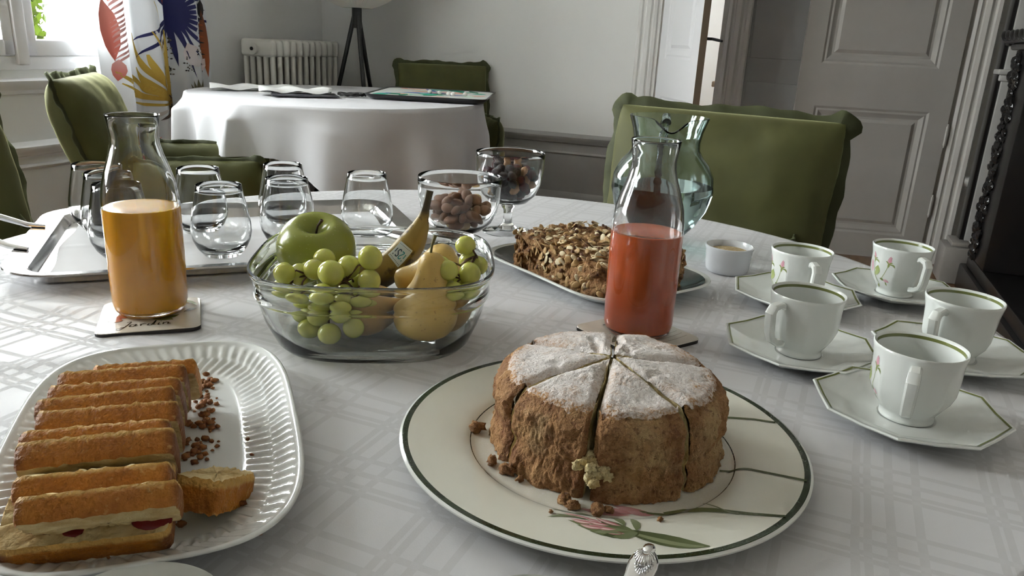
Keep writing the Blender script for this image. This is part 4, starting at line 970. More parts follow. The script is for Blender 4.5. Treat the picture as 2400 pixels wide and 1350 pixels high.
def dish(label, loc, r, h):
    o = MB().lathe([(0, 0), (r*.55, 0), (r*.58, .003), (r*.9, h*.75), (r, h), (r*.985, h + .0012), (r*.94, h*.9), (r*.6, .006), (0, .005)], 64).build('white_dish', M['porcelain'], loc=loc); tag(o, label, 'dish')
dish('white china dish cut off below the loaf platter', (-.190, .322, TZ_), .050, .022)
dish('white china dish cut off in front of the cake plate', (.022, .335, TZ_), .050, .016)

# ------------------------------------------------------------------ loaf platter
LX = Vector((cos(R(20)), sin(R(20)), 0)); LY = Vector((-sin(R(20)), cos(R(20)), 0))
pl_c = Vector((-.268, .528, TZ_)); PW, PH = .208, .345
pt_ = thing('loaf_platter', 'white china platter with a ribbed basket rim under the sliced fruit loaf', 'platter', pl_c, R(21))
def sup(a, hw, hh, n=4.2):
    c_, s_ = cos(a), sin(a); k = (abs(c_)**n + abs(s_)**n) ** (-1/n); return k*c_*hw, k*s_*hh
NA = 720
def prow(ins, z, rib=0.0, ph=0.0):
    out = []; per = 0.0; last = None
    for i in range(NA):
        a = 2*pi*i/NA; 
        x, y = sup(a, PW/2, PH/2)
        if last: per += math.hypot(x - last[0], y - last[1])
        last = (x, y)
        x2, y2 = sup(a, PW/2 - ins, PH/2 - ins, 3.6)
        out.append((x2, y2, z + rib * sin(per / .0088 * 2*pi/1.35 + ph)))
    return out
rows = [prow(.060, 0), prow(.050, 0), prow(.046, .002), prow(.020, .0095), prow(.006, .0185), prow(.001, .0215), prow(0, .0228), prow(.0015, .0240), prow(.004, .0236), prow(.0055, .0222)]
for k in range(15):
    t_ = k / 14; ins = .0065 + .034*t_; z = .0215 - .0150*t_; zig = abs(((t_*1.0) % 1) - .5)
    rows.append(prow(ins, z, .00115 * (sin(pi*min(1, t_*1.02)) ** .4 if 0 < t_ < 1 else 0), ph=7.5*(t_ if t_ < .5 else 1 - t_) * 1.2 + (0 if t_ < .5 else 1.6)))
rows += [prow(.0425, .0058), prow(.046, .0054), prow(.075, .0052), prow(.095, .0052)]
loft(MB(), rows).build('dish', NT('ribbed_white_china').pbr(Base_Color=(.70, .72, .71), Roughness=.10), pt_, angle=180)

def _loafcrust():
    t = NT('loaf_crust'); n = t.noise(30, 4, .6); n2 = t.noise(160, 3, .6)
    sx = t.n('ShaderNodeSeparateXYZ'); t.set(sx.inputs[0], t.coord('Object'))
    e = t.ramp(t.math('ADD', t.math('DIVIDE', t.math('ABSOLUTE', sx.outputs[0]), .05), t.math('MULTIPLY', n, .1)), [(.78, 0.0), (.93, 1.0)])
    c = t.ramp(n, [(.25, (.30, .088, .007)), (.55, (.44, .160, .012)), (.8, (.54, .245, .028))])
    c = t.mix(t.math('MULTIPLY', e, .8), c, (.12, .032, .010))
    c = t.mix(t.ramp(n2, [(.62, 0.0), (.75, .5)]), c, (.68, .45, .16))
    pale = t.ramp(t.math('ADD', t.math('MULTIPLY', sx.outputs[2], 60.0), t.math('MULTIPLY', n2, .35)), [(.42, 0.0), (.58, .85)]); c = t.mix(pale, c, (.62, .38, .10))  # upper cut edge paler: pale crumb, plus window light put into the colour
    return t.pbr(Base_Color=c, Roughness=.62, Normal=t.bump(n2, .9, .004))
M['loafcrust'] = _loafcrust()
M['loafcrumb'] = mottled('loaf_crumb', (.52, .36, .15), (.68, .56, .30), 60, .9, bump=.9, bscale=190, bdist=.003)
M['cherry'] = plain('glace_cherry', (.16, .012, .014), .22)
def slice_mesh(W, L, T, seed):
    """slab in xy (y = towards the flat base of the loaf), thickness along z; returns crust, crumb"""
    rg = random.Random(seed); out = []
    n = 96
    for i in range(n):
        a = 2*pi*i/n; x, y = sup(a, W/2, L/2, 22.0)
        if y < 0: x *= 1 - .05*(abs(y)/(L/2)); y *= 1 - .15*(1 - abs(x/(W/2))**2)*0 + .10*(1 - (x/(W/2))**2)
        out.append((x, y))
    cr = MB(); rows = []
    for k in range(7):
        t_ = k/6; ins_ = (.0013 if k in (0, 6) else .0002 if k in (1, 5) else 0)
        rows.append([(math.copysign(max(0, abs(x) - ins_), x)*(1 + .010*noise.noise(Vector((x*60, y*60, k*.9 + seed)))), math.copysign(max(0, abs(y) - ins_), y)*(1 + .012*noise.noise(Vector((x*50 + 9, y*50, k*.8 + seed)))), -T/2 + T*t_ + (.0018*noise.noise(Vector((x*300, y*300, seed))) if k in (0, 6) else 0)) for x, y in out])
    loft(cr, rows, False, False)
    cm = MB()
    for zi, row, fl in ((-1, rows[0], True), (1, rows[-1], False)):
        rs = []
        for q in range(9):
            s_ = 1 - q/8.6; rs.append([(x*s_, y*s_, z + (0 if q == 0 else .0016*fbm((x*s_, y*s_, seed + zi), 90, 3))) for x, y, z in row])
        b = len(cm.v); loft(cm, rs, False, True)
        if fl: cm.f[:] = [tuple(reversed(f)) for f in cm.f]
    return cr, cm
def place_slice(label, E, beta, W=.088, L=.066, T=.0165, seed=0, yaw=0.0, roll=0.0, cherries=()):
    ex_ = Vector((cos(R(20 + yaw)), sin(R(20 + yaw)), 0)); ey_ = Vector((-ex_.y, ex_.x, 0)); b = R(beta)
    dl = -ey_*cos(b) + Vector((0, 0, 1))*sin(b); nz = (-ex_).cross(dl)
    nz = ey_*sin(b) + Vector((0, 0, 1))*cos(b)
    o = thing('loaf_slice', label, 'cake slice', (0, 0, 0), 0, 'slices of the fruit loaf')
    Mx = Matrix((ex_, dl, nz)).transposed().to_4x4(); c = Vector(E) - dl*L/2 ; Mx.translation = c
    if Mx.to_3x3().determinant() < 0:
        Mx = Matrix((-ex_, dl, nz)).transposed().to_4x4(); Mx.translation = c
    o.matrix_world = Mx
    cr, cm = slice_mesh(W, L, T, seed)
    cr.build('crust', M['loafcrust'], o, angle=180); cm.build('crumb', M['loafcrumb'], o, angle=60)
    for (x, y, s) in cherries: MB().ell((x, y, T/2), (s*1.5, s, s*.35), 14, 8, fn=lambda d: 1 + .2*noise.noise(d*2)).build('cherry', M['cherry'], o)
    return o
SL = [((-.284, .543, .813), 47, 'rearmost slice of fruit loaf, farthest from the camera, crumb showing on top'), ((-.290, .522, .817), 48, 'second slice of fruit loaf from the back of the row'), ((-.283, .500, .8175), 49, 'third slice of fruit loaf from the back of the row'),
      ((-.277, .479, .8195), 50, 'fourth slice of fruit loaf from the back of the row'), ((-.268, .458, .8195), 50, 'fifth slice of fruit loaf from the back of the row'), ((-.259, .435, .820), 50, 'sixth slice of fruit loaf from the back of the row'),
      ((-.247, .411, .822), 50, 'thick seventh slice of fruit loaf from the back of the row'), ((-.2355, .385, .818), 44, 'eighth slice of fruit loaf, third from the front'), ((-.224, .366, .814), 42, 'leaning slice of fruit loaf resting on the flat front slice')]
rg = random.Random(2)
for k, (E, b, label) in enumerate(SL):
    place_slice(label, (E[0] + rg.uniform(-.003, .003), E[1], E[2] + rg.uniform(-.002, .002)), b + rg.uniform(-4, 4), W=[.074, .088, .088, .088, .087, .088, .088, .083, .083][k], L=(.066 if k < 7 else .046), T=[.0125, .0150, .0140, .0148, .0150, .0145, .0175, .0150, .0152][k], seed=k*7 + 1, yaw=rg.uniform(-3, 3), roll=0)
place_slice('front slice of fruit loaf lying flat with red cherries on its pale crumb', (-.2416, .3767, .7735), -22, W=.094, L=.058, T=.0185, seed=77, yaw=-4, cherries=((-.036, .017, .008), (.021, .012, .009), (.006, .020, .004)))
place_slice('end piece of fruit loaf tipped beside the row, nearest the cake plate', (-.198, .427, .782), 24, W=.034, L=.05, T=.022, seed=91, yaw=-30)
rg = random.Random(6); lc = MB()
for k in range(120):
    t_ = rg.random(); p = pl_c + LX*(.030 + .012*rg.gauss(0, .5)) + LY*(-.03 + .15*t_ + .004*rg.gauss(0, 1)) if k < 100 else pl_c + LX*rg.uniform(-.09, .09) + LY*rg.uniform(-.15, .16)
    s = rg.uniform(.0010, .0032); lc.ell((p.x, p.y, TZ_ + .0058 + s*.5 + (.004 if k >= 100 else 0)), (s*1.2, s, s*.8), 6, 5, fn=lambda d, k=k: 1 + .5*noise.noise(d*2 + Vector((k, 0, 0))))
tag(lc.build('loaf_crumbs', mottled('dark_loaf_crumbs', (.16, .05, .014), (.34, .14, .035), 200, .7), angle=180), 'scattered dark brown loaf crumbs along the platter', 'crumbs', kind='stuff')

# ------------------------------------------------------------------ glass fruit bowl
BC = Vector((-.150, .812, TZ_))
bo = thing('fruit_bowl', 'clear glass square bowl heaped with grapes, pears, apple and banana', 'bowl', BC, R(6))
def sq(h, z, n=3.4, N=96): return [(*sup(2*pi*i/N, h, h, n), z) for i in range(N)]
bout = [(.062, 0, 2.6), (.094, 0, 3), (.100, .003, 3), (.1045, .010, 3.2), (.1140, .034, 3.4), (.1205, .058, 3.4), (.1212, .0605, 3.4), (.1230, .0618, 3.4), (.1237, .0636, 3.4), (.1233, .0662, 3.4), (.1230, .070, 3.4), (.1250, .084, 3.4), (.1268, .0862, 3.4), (.1280, .0885, 3.4), (.1277, .0910, 3.4)]
binn = [(.1255, .0915, 3.4), (.1240, .0890, 3.4), (.1222, .084, 3.4), (.1200, .066, 3.4), (.1178, .058, 3.4), (.1112, .034, 3.4), (.1005, .012, 3.2), (.094, .0062, 3), (.062, .0056, 2.6)]
loft(MB(), [sq(*p) for p in bout + binn]).build('glass_body', M['bowl_glass'], bo, angle=50)
# apple
ap = thing('apple', 'green apple resting at the tray side of the fruit bowl', 'apple', (-.2295, .862, .7845))
AR = .0455
def apf(i, j):
    p = pi*j; a = 2*pi*i; r = AR*sin(p)*(1 + .05*cos(p)) * (1 + .018*cos(5*a)*max(0, -cos(p))); z = AR*(.96*cos(p))
    z -= .020*math.exp(-(sin(p)/.30)**2)*(1 if p < 1.57 else -.5)*1.0
    return (r*cos(a), r*sin(a), z + .043)
t = NT('green_apple'); n_ = t.noise(3.5, 3); c_ = t.ramp(n_, [(.3, (.215, .255, .028)), (.7, (.31, .325, .055))]); c_ = t.mix(t.ramp(t.noise(330, 2), [(.66, 0.0), (.72, .6)]), c_, (.45, .45, .18))
tilt = Matrix.Rotation(R(22), 4, 'X') @ Matrix.Rotation(R(4), 4, 'Y')
apb = MB().grid(apf, 56, 40, cu=True).xf(lambda p: tilt @ (p - Vector((0, 0, .043))) + Vector((0, 0, .043))).build('flesh', t.pbr(Base_Color=c_, Roughness=.24, ), ap, angle=180)
MB().tube([tilt @ Vector(p) + Vector((0, 0, .043)) for p in ((0, 0, .018), (.001, 0, .026), (.003, 0, .035), (.008, .001, .043))], [.0014, .0013, .0013, .0021], 8).build('stem', plain('brown_stem', (.06, .03, .015), .7), ap)
# pears
def _pear(name, c1, c2):
    t = NT(name); c = t.ramp(t.noise(18, 4), [(.3, c1), (.7, c2)]); sp_ = t.ramp(t.noise(260, 2), [(.64, 0.0), (.70, .55)])
    c = t.mix(sp_, c, (.30, .18, .05)); bl = t.ramp(t.noise(28, 2, .4), [(.70, 0.0), (.76, .8)]); c = t.mix(bl, c, (.14, .06, .02)); return t.pbr(Base_Color=c, Roughness=.38)
M['pear'] = _pear('yellow_pear_skin', (.52, .34, .08), (.62, .43, .13)); M['pear2'] = _pear('russet_pear_skin', (.36, .21, .05), (.46, .29, .08))
def pear(label, base, top, rad, mat, stem=True, bend=.004, calyx=True):
    o = thing('pear', label, 'pear', (0, 0, 0), 0, 'pears in the fruit bowl'); b = Vector(base); t_ = Vector(top); ax = t_ - b; L = ax.length; z = ax.normalized()
    x = z.orthogonal().normalized(); y = z.cross(x)
    pr_ = [(0, .0), (.012, .10), (.0, .26), (.05, .62), (.12, .86), (.24, 1.0), (.38, .98), (.52, .80), (.64, .60), (.76, .48), (.88, .42), (.96, .32), (1.0, .12), (.985, 0)]
    mb = MB(); seg = 36; rows = []
    for h_, r_ in pr_[2:]:
        rows.append([b + z*(h_*L) + x*(bend*sin(h_*2.2)) + (x*cos(2*pi*i/seg) + y*sin(2*pi*i/seg))*(r_*rad*(1 + .02*noise.noise(Vector((cos(2*pi*i/seg), sin(2*pi*i/seg), h_*2))))) for i in range(seg)])
    # smooth the profile
    import itertools
    rows2 = []
    for k in range(len(rows) - 1):
        for q in range(4):
            f = q/4; p0, p1, p2, p3 = rows[max(0, k-1)], rows[k], rows[k+1], rows[min(len(rows)-1, k+2)]
            rows2.append([0.5*((2*b1) + (c1 - a1)*f + (2*a1 - 5*b1 + 4*c1 - d1)*f*f + (3*b1 - a1 - 3*c1 + d1)*f**3) for a1, b1, c1, d1 in zip(p0, p1, p2, p3)])
    rows2.append(rows[-1]); loft(mb, rows2).build('flesh', mat, o, angle=180)
    if stem:
        e = b + ax; MB().tube([e - z*.004, e + z*.008 + x*.001, e + z*.018 + x*.004], [.0016, .0014, .0022], 8).build('stem', mottled('green_stem', (.12, .11, .02), (.20, .17, .05), 90, .6), o)
    if calyx:
        MB().ell(b + z*.0015, (.004, .004, .004), 8, 6).build('calyx', M['dark_wood'], o)
    return o
pear('yellow pear standing upright at the front of the fruit bowl', (-.0930, .7585, .7640), (-.0860, .766, .858), .0335, M['pear'])
pear('yellow pear lying behind the upright one, its neck at the banana', (-.060, .850, .818), (-.135, .838, .806), .033, M['pear'], stem=False)
pear('bruised pear at the cake side of the fruit bowl under the small grapes', (-.066, .766, .784), (-.085, .860, .800), .0285, M['pear2'], stem=False)
pear('pear lying at the bottom of the fruit bowl below the big grape bunch', (-.176, .758, .7865), (-.100, .815, .786), .0280, M['pear2'], stem=False)
pear('pear hidden low in the fruit bowl beneath the apple', (-.225, .875, .787), (-.145, .895, .787), .0270, M['pear2'], stem=False)
# banana with sticker
bp = [(-.1030, .897, .8975), (-.1045, .896, .890), (-.1070, .894, .878), (-.1095, .892, .866), (-.1140, .889, .852), (-.1235, .884, .834), (-.139, .877, .815), (-.158, .870, .800), (-.180, .864, .791), (-.198, .862, .788), (-.208, .862, .789)]
br = [.0046, .0044, .0046, .0065, .0115, .0165, .0180, .0178, .0150, .009, .003]
bn = thing('banana', 'overripe spotted banana leaning out of the fruit bowl', 'banana', (0, 0, 0))
Pb = [Vector(p) for p in bp]; nb = 60; rowsb = []; frames = []
nrm = Vector((.5, -.6, .6))
for k in range(nb + 1):
    s = k/nb*(len(Pb) - 1); i = min(int(s), len(Pb) - 2); f = s - i
    def cat(a, b, c, d): return 0.5*((2*b) + (c - a)*f + (2*a - 5*b + 4*c - d)*f*f + (3*b - a - 3*c + d)*f**3)
    p = cat(Pb[max(0, i-1)], Pb[i], Pb[i+1], Pb[min(len(Pb)-1, i+2)]); r_ = br[i]*(1 - f) + br[i+1]*f; d = (Pb[i+1] - Pb[i]).normalized()
    nrm = (nrm - d*nrm.dot(d)).normalized(); bi = d.cross(nrm); frames.append((p, nrm.copy(), bi, r_))
    rowsb.append([p + (nrm*cos(a) + bi*sin(a))*r_*(1 + .05*cos(5*a) ) for a in [2*pi*q/30 for q in range(30)]])
t = NT('spotted_banana_skin'); n1 = t.noise(40, 4, .65); n2 = t.noise(11, 3, .6)
sx = t.n('ShaderNodeSeparateXYZ'); t.set(sx.inputs[0], t.coord('Object'))
c = t.ramp(n2, [(.3, (.26, .17, .030)), (.7, (.40, .28, .06))]); c = t.mix(t.ramp(n1, [(.54, 0.0), (.63, .85)]), c, (.045, .022, .010))
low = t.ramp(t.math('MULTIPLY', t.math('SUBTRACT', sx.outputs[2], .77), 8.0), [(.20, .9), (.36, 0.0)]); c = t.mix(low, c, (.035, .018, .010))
hi = t.ramp(t.math('MULTIPLY', t.math('SUBTRACT', sx.outputs[2], .77), 8.0), [(.76, 0.0), (.84, .92)]); c = t.mix(hi, c, (.03, .022, .012))
loft(MB(), rowsb).build('peel', t.pbr(Base_Color=c, Roughness=.5), bn, angle=180)
def bpt(a, b, off=.0006):
    k = max(0, min(nb - 1, a*nb)); i = int(k); f = k - i; p, n_, bi, r_ = frames[i]; p2, n2_, bi2, r2 = frames[i+1]
    an = b; P_ = p.lerp(p2, f); N_ = n_.lerp(n2_, f); B_ = bi.lerp(bi2, f); rr_ = r_*(1-f) + r2*f
    return P_ + (N_*cos(an) + B_*sin(an))*(rr_*(1 + .05*cos(5*an)) + off)
cam_dir = (Vector((0, 0, 1.07)) - frames[34][0]).normalized(); p, n_, bi, r_ = frames[34]; ca = math.atan2(cam_dir.dot(bi), cam_dir.dot(n_)) + .15
s0_, s1_, w2 = .515, .612, .52
st = MB().grid(lambda i, j: bpt(s0_ + (s1_ - s0_)*i, ca - w2 + 2*w2*j, .0007), 14, 14)
sto = st.build('sticker', plain('sticker_white', (.62, .70, .72), .4), bn, angle=180)
ps = Print(lambda a, b, o: bpt(s0_ + (s1_ - s0_)*b, ca - w2 + 2*w2*a, .0009 + o)); TEAL, NAV = (.05, .30, .36), (.02, .05, .10)
def let(pts, col): ps.strip(pts, [.055]*len(pts), col, nl=len(pts)*5, nw=1)
let([(.16, .36), (.16, .58)], TEAL); let([(.16, .68), (.16, .74)], TEAL)
let([(.28, .62), (.32, .70), (.42, .70), (.45, .60), (.38, .50), (.30, .38), (.30, .33), (.46, .33)], TEAL)
let([(.70, .64), (.64, .70), (.56, .68), (.54, .58), (.62, .52), (.70, .44), (.68, .34), (.58, .31), (.52, .38)], NAV)
let([(.84, .34), (.84, .56)], NAV); let([(.84, .66), (.84, .72)], NAV)
for k in range(9):
    for b_ in (.10, .90): ps.strip([(.08 + .1*k, b_), (.11 + .1*k, b_)], [.05, .05], NAV, 2, 1)
ps.build('sticker_print', M['printed'], bn)
# grapes
t = NT('green_grape_skin'); c = t.ramp(t.noise(40, 2), [(.3, (.47, .49, .10)), (.7, (.60, .59, .18))]); c = t.mix(t.ramp(t.noise(200, 2), [(.70, 0.0), (.74, .7)]), c, (.12, .08, .02))
M['grape'] = t.pbr(Base_Color=c, Roughness=.16, Subsurface_Weight=.55, Subsurface_Radius=(.010, .012, .003), Subsurface_Scale=1.0)
M['stalk'] = mottled('grape_stalk', (.07, .03, .018), (.15, .08, .03), 120, .7)
gmesh = MB().ell((0, 0, 0), (1, 1, 1.06), 24, 16)
gd = gmesh.build('grape_seedling', M['grape'], angle=180); gmd = gd.data; bpy.data.objects.remove(gd)
def bunch(label, pts, hub):
    g = thing('grape_bunch', label, 'grapes', (0, 0, 0)); rg = random.Random(len(pts)); tw = MB()
    for (x, y, z, r_) in pts:
        o = bpy.data.objects.new('grape', gmd); COL.objects.link(o); o.parent = g; o.location = (x, y, z); o.scale = (r_,)*3; o.rotation_euler = (rg.random()*3, rg.random()*3, rg.random()*3)
    H = [Vector(h) for h in hub]; st_ = MB().tube(H, .0016, 6)
    for (x, y, z, r_) in pts:
        p = Vector((x, y, z)); h_ = min(H, key=lambda q: (q - p).length); mid_ = (p + h_)/2 + Vector((0, 0, .004)); st_.tube([h_, mid_, p + (h_ - p).normalized()*r_*.8], [.0012, .0010, .0016], 5)
    st_.build('stalk', M['stalk'], g, angle=180)
GL = [(-.2375, .762, .8290, .0112), (-.2270, .782, .8220, .0115), (-.2200, .745, .8095, .0118), (-.2230, .802, .8190, .0120), (-.2065, .806, .8330, .0122), (-.1850, .747, .8365, .0132), (-.1715, .768, .8375, .0122), (-.1478, .763, .8500, .0124), (-.1480, .757, .8270, .0118),
      (-.1900, .728, .8185, .0120), (-.1715, .728, .8020, .0112), (-.1730, .752, .8105, .0118), (-.1985, .747, .7905, .0120), (-.1560, .750, .8065, .0120), (-.1850, .7345, .7740, .0120), (-.1600, .7345, .7830, .0110), (-.2200, .764, .7860, .0120), (-.2440, .775, .8070, .0115), (-.1640, .779, .8150, .0115), (-.2110, .752, .7720, .0115), (-.1500, .7600, .7985, .0110), (-.1960, .778, .8190, .0118), (-.1930, .770, .7990, .0118), (-.2080, .770, .8320, .0112)]
bunch('large bunch of green grapes at the front of the fruit bowl', GL, [(-.215, .770, .826), (-.190, .765, .822), (-.172, .756, .826), (-.160, .748, .818), (-.178, .742, .806), (-.190, .752, .790)])
GR_ = [(-.0523, .800, .8585, .0105), (-.0480, .802, .8405, .0112), (-.0675, .764, .8405, .0105), (-.0765, .788, .8380, .0100), (-.0455, .780, .8330, .0118), (-.0380, .800, .8370, .0105), (-.0610, .762, .8180, .0110), (-.0445, .770, .8155, .0112), (-.0715, .772, .8245, .0100), (-.0570, .790, .8200, .0105)]
bunch('small bunch of green grapes over the cake side rim of the fruit bowl', GR_, [(-.056, .792, .838), (-.050, .786, .846), (-.040, .792, .850), (-.054, .778, .828)])

# ------------------------------------------------------------------ stemmed glasses of nuts and dried fruit
def goblet(label, loc, ro, ri):
    g = MB().lathe(ro + ri, 64).build('stemmed_bowl', M['glass'], loc=loc, angle=60); return tag(g, label, 'glass', 'stemmed glass bowls')
G1o = [(0, 0), (.034, 0), (.0355, .0015), (.034, .004), (.015, .008), (.0085, .013), (.0080, .019), (.0110, .025), (.020, .030), (.036, .036), (.050, .048), (.059, .066), (.0635, .088), (.0648, .110), (.0648, .1175)]
G1i = [(.0640, .1185), (.0635, .1175), (.0634, .110), (.0622, .088), (.0577, .067), (.0488, .050), (.036, .040), (.018, .0355), (0, .035)]
GA = Vector((-.088, 1.172, TZ_)); goblet('stemmed glass bowl of almonds standing behind the banana', GA, G1o, G1i)
k2 = .915
G2o = [(0, 0), (.042, 0), (.0435, .0015), (.041, .004), (.016, .009), (.0085, .016), (.0075, .030), (.0080, .040), (.0120, .046), (.0115, .050), (.016, .054)] + [(r*k2, z*1.03 + .0175) for r, z in G1o[9:]]
G2i = [(r*k2, z*1.03 + .0175) for r, z in G1i[:-2]] + [(.016, .058), (0, .0575)]
GB = Vector((-.014, 1.316, TZ_)); goblet('stemmed glass bowl of dark dried fruit behind the almonds', GB, G2o, G2i)
def fill(c, prof, zmax, n, seed, mind, dome):
    """points inside the bowl heap, each well inside the glass"""
    rg = random.Random(seed); P = []
    def rin(z):
        for (ra, za), (rb, zb) in zip(prof, prof[1:]):
            if min(za, zb) <= z <= max(za, zb): f = (z - za)/((zb - za) or 1); return ra + (rb - ra)*f
        return 0
    tries = 0
    while len(P) < n and tries < 60000:
        tries += 1; z = rg.uniform(min(p[1] for p in prof) + .008, zmax + dome); a = rg.random()*2*pi; R_ = rin(min(z, zmax + .02)) - .0145
        if R_ <= 0: continue
        r_ = R_*math.sqrt(rg.random())
        if z > zmax + dome*(1 - (r_/R_)**2): continue
        p = Vector((r_*cos(a), r_*sin(a), z))
        if all((p - q).length > mind for q in P): P.append(p)
    return [c + p for p in P]
t = NT('almond_skin'); w_ = t.noise(26, 4, .6, t.coord('Object', (3, 3, .6))); M['almond'] = t.pbr(Base_Color=t.ramp(w_, [(.3, (.12, .048, .020)), (.7, (.27, .125, .055))]), Roughness=.55, Normal=t.bump(w_, .5, .001))
M['almond_pale'] = mottled('blanched_nut', (.42, .29, .13), (.56, .42, .21), 80, .6)
alm = MB().ell((0, 0, 0), (1, .74, 1.62), 16, 12, fn=lambda d: 1 - .28*max(0, d.z)**2).build('almond_seedling', M['almond'], angle=180); almd = alm.data; bpy.data.objects.remove(alm)
alp = almd.copy(); alp.materials.clear(); alp.materials.append(M['almond_pale'])
rg = random.Random(21)
for k, p in enumerate(fill(GA, G1i, .070, 84, 5, .0142, .022)):
    pale = k % 11 == 3
    o = bpy.data.objects.new('almond', alp if pale else almd); COL.objects.link(o); o.location = p; s = .0082*rg.uniform(.9, 1.1); o.scale = (s,)*3; o.rotation_euler = (R(90) + rg.uniform(-.7, .7), rg.random()*6, rg.random()*6)
    tag(o, 'pale blanched nut among the almonds in the stemmed glass' if pale else 'brown almond heaped in the stemmed glass behind the banana', 'nut', 'pale nuts among the almonds' if pale else 'almonds in the stemmed glass')
KIND = [('raisin', 'wrinkled dark raisin heaped in the rear stemmed glass', mottled('raisin_skin', (.020, .008, .010), (.060, .022, .022), 90, .28, bump=.9, bscale=160, bdist=.003), (1, .8, 1.25), .0078, 'raisins in the rear stemmed glass'),
        ('dried_cranberry', 'glossy dark red dried cranberry in the rear stemmed glass', mottled('cranberry_skin', (.06, .006, .010), (.16, .018, .020), 80, .22, bump=.7, bscale=140, bdist=.003), (1, .85, 1.1), .0076, 'cranberries in the rear stemmed glass'),
        ('hazelnut', 'light brown nut among the dried fruit in the rear stemmed glass', mottled('hazelnut_skin', (.28, .13, .055), (.42, .24, .11), 60, .5), (1, .9, 1.45), .0070, 'nuts in the rear stemmed glass')]
KM = []
for nm, lb, mt, sc, r_, gp in KIND:
    x_ = MB().ell((0, 0, 0), sc, 16, 12, fn=lambda d: 1 + .16*noise.noise(d*2.6)).build('seedling', mt, angle=180); KM.append(x_.data); bpy.data.objects.remove(x_)
for k, p in enumerate(fill(GB, [(r, z) for r, z in G2i], .104, 95, 9, .0128, .016)):
    q = [0, 0, 1, 0, 2, 0, 1, 0, 0, 2, 0, 1][k % 12]; nm, lb, mt, sc, r_, gp = KIND[q]
    o = bpy.data.objects.new(nm, KM[q]); COL.objects.link(o); o.location = p; o.scale = (r_*rg.uniform(.85, 1.2),)*3; o.rotation_euler = (rg.random()*6, rg.random()*6, rg.random()*6); tag(o, lb, 'dried fruit' if q < 2 else 'nut', gp)

# ------------------------------------------------------------------ nut cake on its plate
NX = Vector((.592, -.806, 0)); NYv = Vector((.806, .592, 0)); NC = Vector((.118, 1.060, TZ_)); nrz = math.atan2(NX.y, NX.x)
npl = thing('nut_cake_plate', 'white plate with a dark grey printed face under the crumbly nut cake', 'plate', NC, nrz)
def wob(a, hw, hh): x, y = sup(a, hw, hh, 4.0); k = 1 - .055*(1 - abs(cos(2*a)))*0 - .05*math.exp(-((abs(y)/hh - 1)/.25)**2)*max(0, 1 - (x/hw*1.5)**2); return x*k, y*k
ring_ = lambda ins, z: [(*wob(2*pi*i/96, .150 - ins, .118 - ins), z) for i in range(96)]
loft(MB(), [ring_(.05, 0), ring_(.042, 0), ring_(.03, .004), ring_(.008, .015), ring_(0, .0195), ring_(.0005, .0215), ring_(.003, .0218), ring_(.006, .0200), ring_(.016, .0130), ring_(.030, .0075), ring_(.04, .006), ring_(.06, .0058)]).build('dish', M['porcelain'], npl, angle=50)
loft(MB(), [ring_(.0065, .0202), ring_(.016, .0134), ring_(.030, .0079), ring_(.04, .0064), ring_(.06, .0062)], False, True).build('printed_face', mottled('grey_plate_print', (.075, .08, .07), (.16, .165, .145), 22, .12), npl, angle=50)
t = NT('nut_cake_crumb'); n1 = t.noise(70, 5, .7); n2 = t.noise(240, 3, .6)
c = t.ramp(n1, [(.32, (.09, .035, .014)), (.48, (.30, .145, .05)), (.62, (.46, .28, .12)), (.78, (.62, .48, .28))]); M['nutcake'] = t.pbr(Base_Color=c, Roughness=.75, Normal=t.bump(t.math('ADD', n1, n2), 1.0, .004))
nk = thing('nut_cake', 'crumbly oblong nut cake with flaked almonds behind the red juice', 'cake', NC + Vector((0, 0, .0062)) + NX*.0 , nrz)
KX, KY, KZ = .107, .078, .046
def ncake(i, j):
    a = 2*pi*i; 
    if j < .55: k = j/.55; x, y = sup(a, KX, KY, 7); z = KZ*k; s_ = 1
    else: k = (j - .55)/.45; s_ = 1 - k; x, y = sup(a, KX, KY, 7); z = KZ
    x *= s_; y *= s_; q = Vector((x, y, z)); d1_ = fbm(q, 55, 3); d2_ = fbm(q + Vector((4, 0, 0)), 130, 2)
    if j >= .5: z += .006*d1_ + .003*abs(d2_) - .004*(s_ > .93) + .004*fbm(q, 20, 2)
    if j < .62:
        f = 1 + (.075*d1_ + .035*d2_); x *= f; y *= f
    return (x, y, max(0, z))
MB().grid(ncake, 240, 70, cu=True).build('crumb', M['nutcake'], nk, angle=180)
FLK = [mottled('almond_flake', (.58, .47, .28), (.70, .60, .40), 60, .6), mottled('toasted_flake', (.40, .24, .09), (.52, .34, .15), 60, .6), mottled('brown_nut_chunk', (.10, .04, .02), (.22, .10, .045), 60, .5)]
rg = random.Random(31); fl = MB()
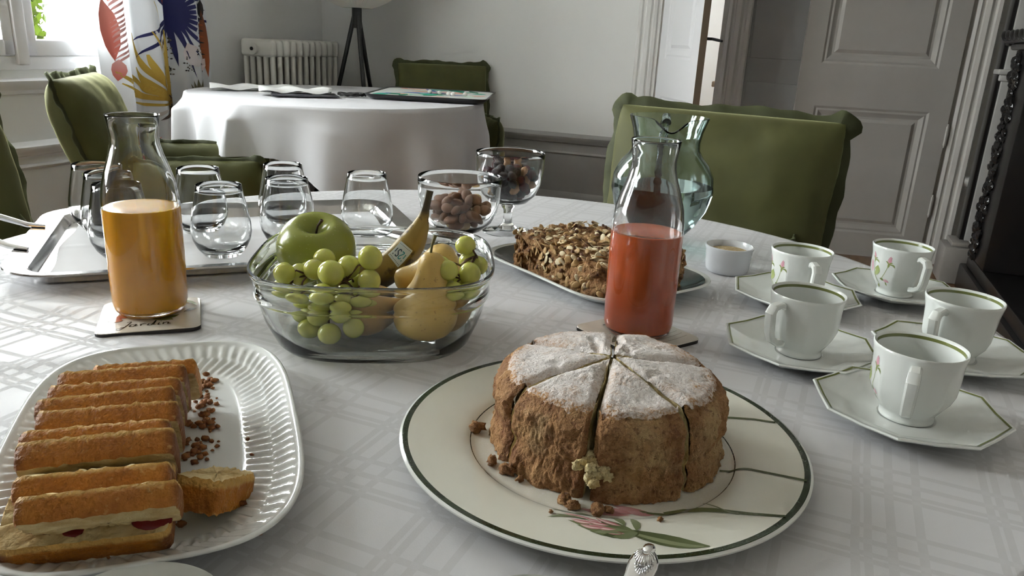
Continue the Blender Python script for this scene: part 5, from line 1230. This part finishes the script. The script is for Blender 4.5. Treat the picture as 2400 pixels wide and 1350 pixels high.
for k in range(620):
    if k < 330: x, y = rg.uniform(-1, 1)*KX*.97, rg.uniform(-1, 1)*KY*.97; z = KZ + .004*fbm((x, y, KZ), 55, 3) + rg.uniform(.001, .004); up_ = Vector((rg.gauss(0, .5), rg.gauss(0, .5), 1)).normalized()
    else:
        a = rg.random()*2*pi; x, y = sup(a, KX, KY, 7); z = rg.uniform(.004, KZ); up_ = Vector((x, y, .3*rg.gauss(0, 1)*.1)).normalized(); x *= 1.02; y *= 1.02
    t_ = up_.orthogonal().normalized(); t_ = Matrix.Rotation(rg.random()*6.28, 3, up_) @ t_; b_ = up_.cross(t_); mi = rg.choice([0, 0, 1, 1, 2]) if k < 330 else rg.choice([0, 1, 1, 1, 2])
    L_, W_, H_ = (rg.uniform(.004, .009), rg.uniform(.003, .0055), .0007) if mi < 2 else (rg.uniform(.003, .005), rg.uniform(.0025, .004), .0025)
    Mr = Matrix((t_, b_, up_)).transposed(); fl.ell((x, y, z), (L_, W_, H_), 8, 4, rot=Mr, mi=mi)
fo = fl.build('almond_flakes', FLK, nk, angle=180); fo['kind'] = 'stuff'

# ------------------------------------------------------------------ tree outside the window
td_ = (uv(-9.5, 6.9, 0)); trr = thing('garden_tree', 'leafy green tree seen through the window beside the sash', 'tree', uv(-9.3, 6.90, -.4))
MB().tube([(0, 0, 0), (.05, .03, 1.2), (.0, .1, 2.2), (.1, 0, 3.4)], [.13, .11, .09, .04], 12).build('trunk', M['dark_wood'], trr)
rg = random.Random(17); lv = MB()
for k in range(2600):
    d = Vector((rg.gauss(0, 1), rg.gauss(0, 1), rg.gauss(0, 1))).normalized()*(rg.random() ** .45); p = Vector((d.x*.60, d.y*.60, 1.9 + d.z*1.3)); s = rg.uniform(.05, .09)
    a = Vector((rg.gauss(0, 1), rg.gauss(0, 1), rg.gauss(0, 1))).normalized(); b = a.orthogonal().normalized()
    lv.add([p - a*s, p + b*s*.5, p + a*s, p - b*s*.5], [(0, 1, 2, 3)])
fo = lv.build('foliage', NT('spring_leaves').pbr(Base_Color=(.016, .026, .0012), Roughness=.9, Specular_IOR_Level=.02), trr, smooth=False, weld=False); fo['kind'] = 'stuff'
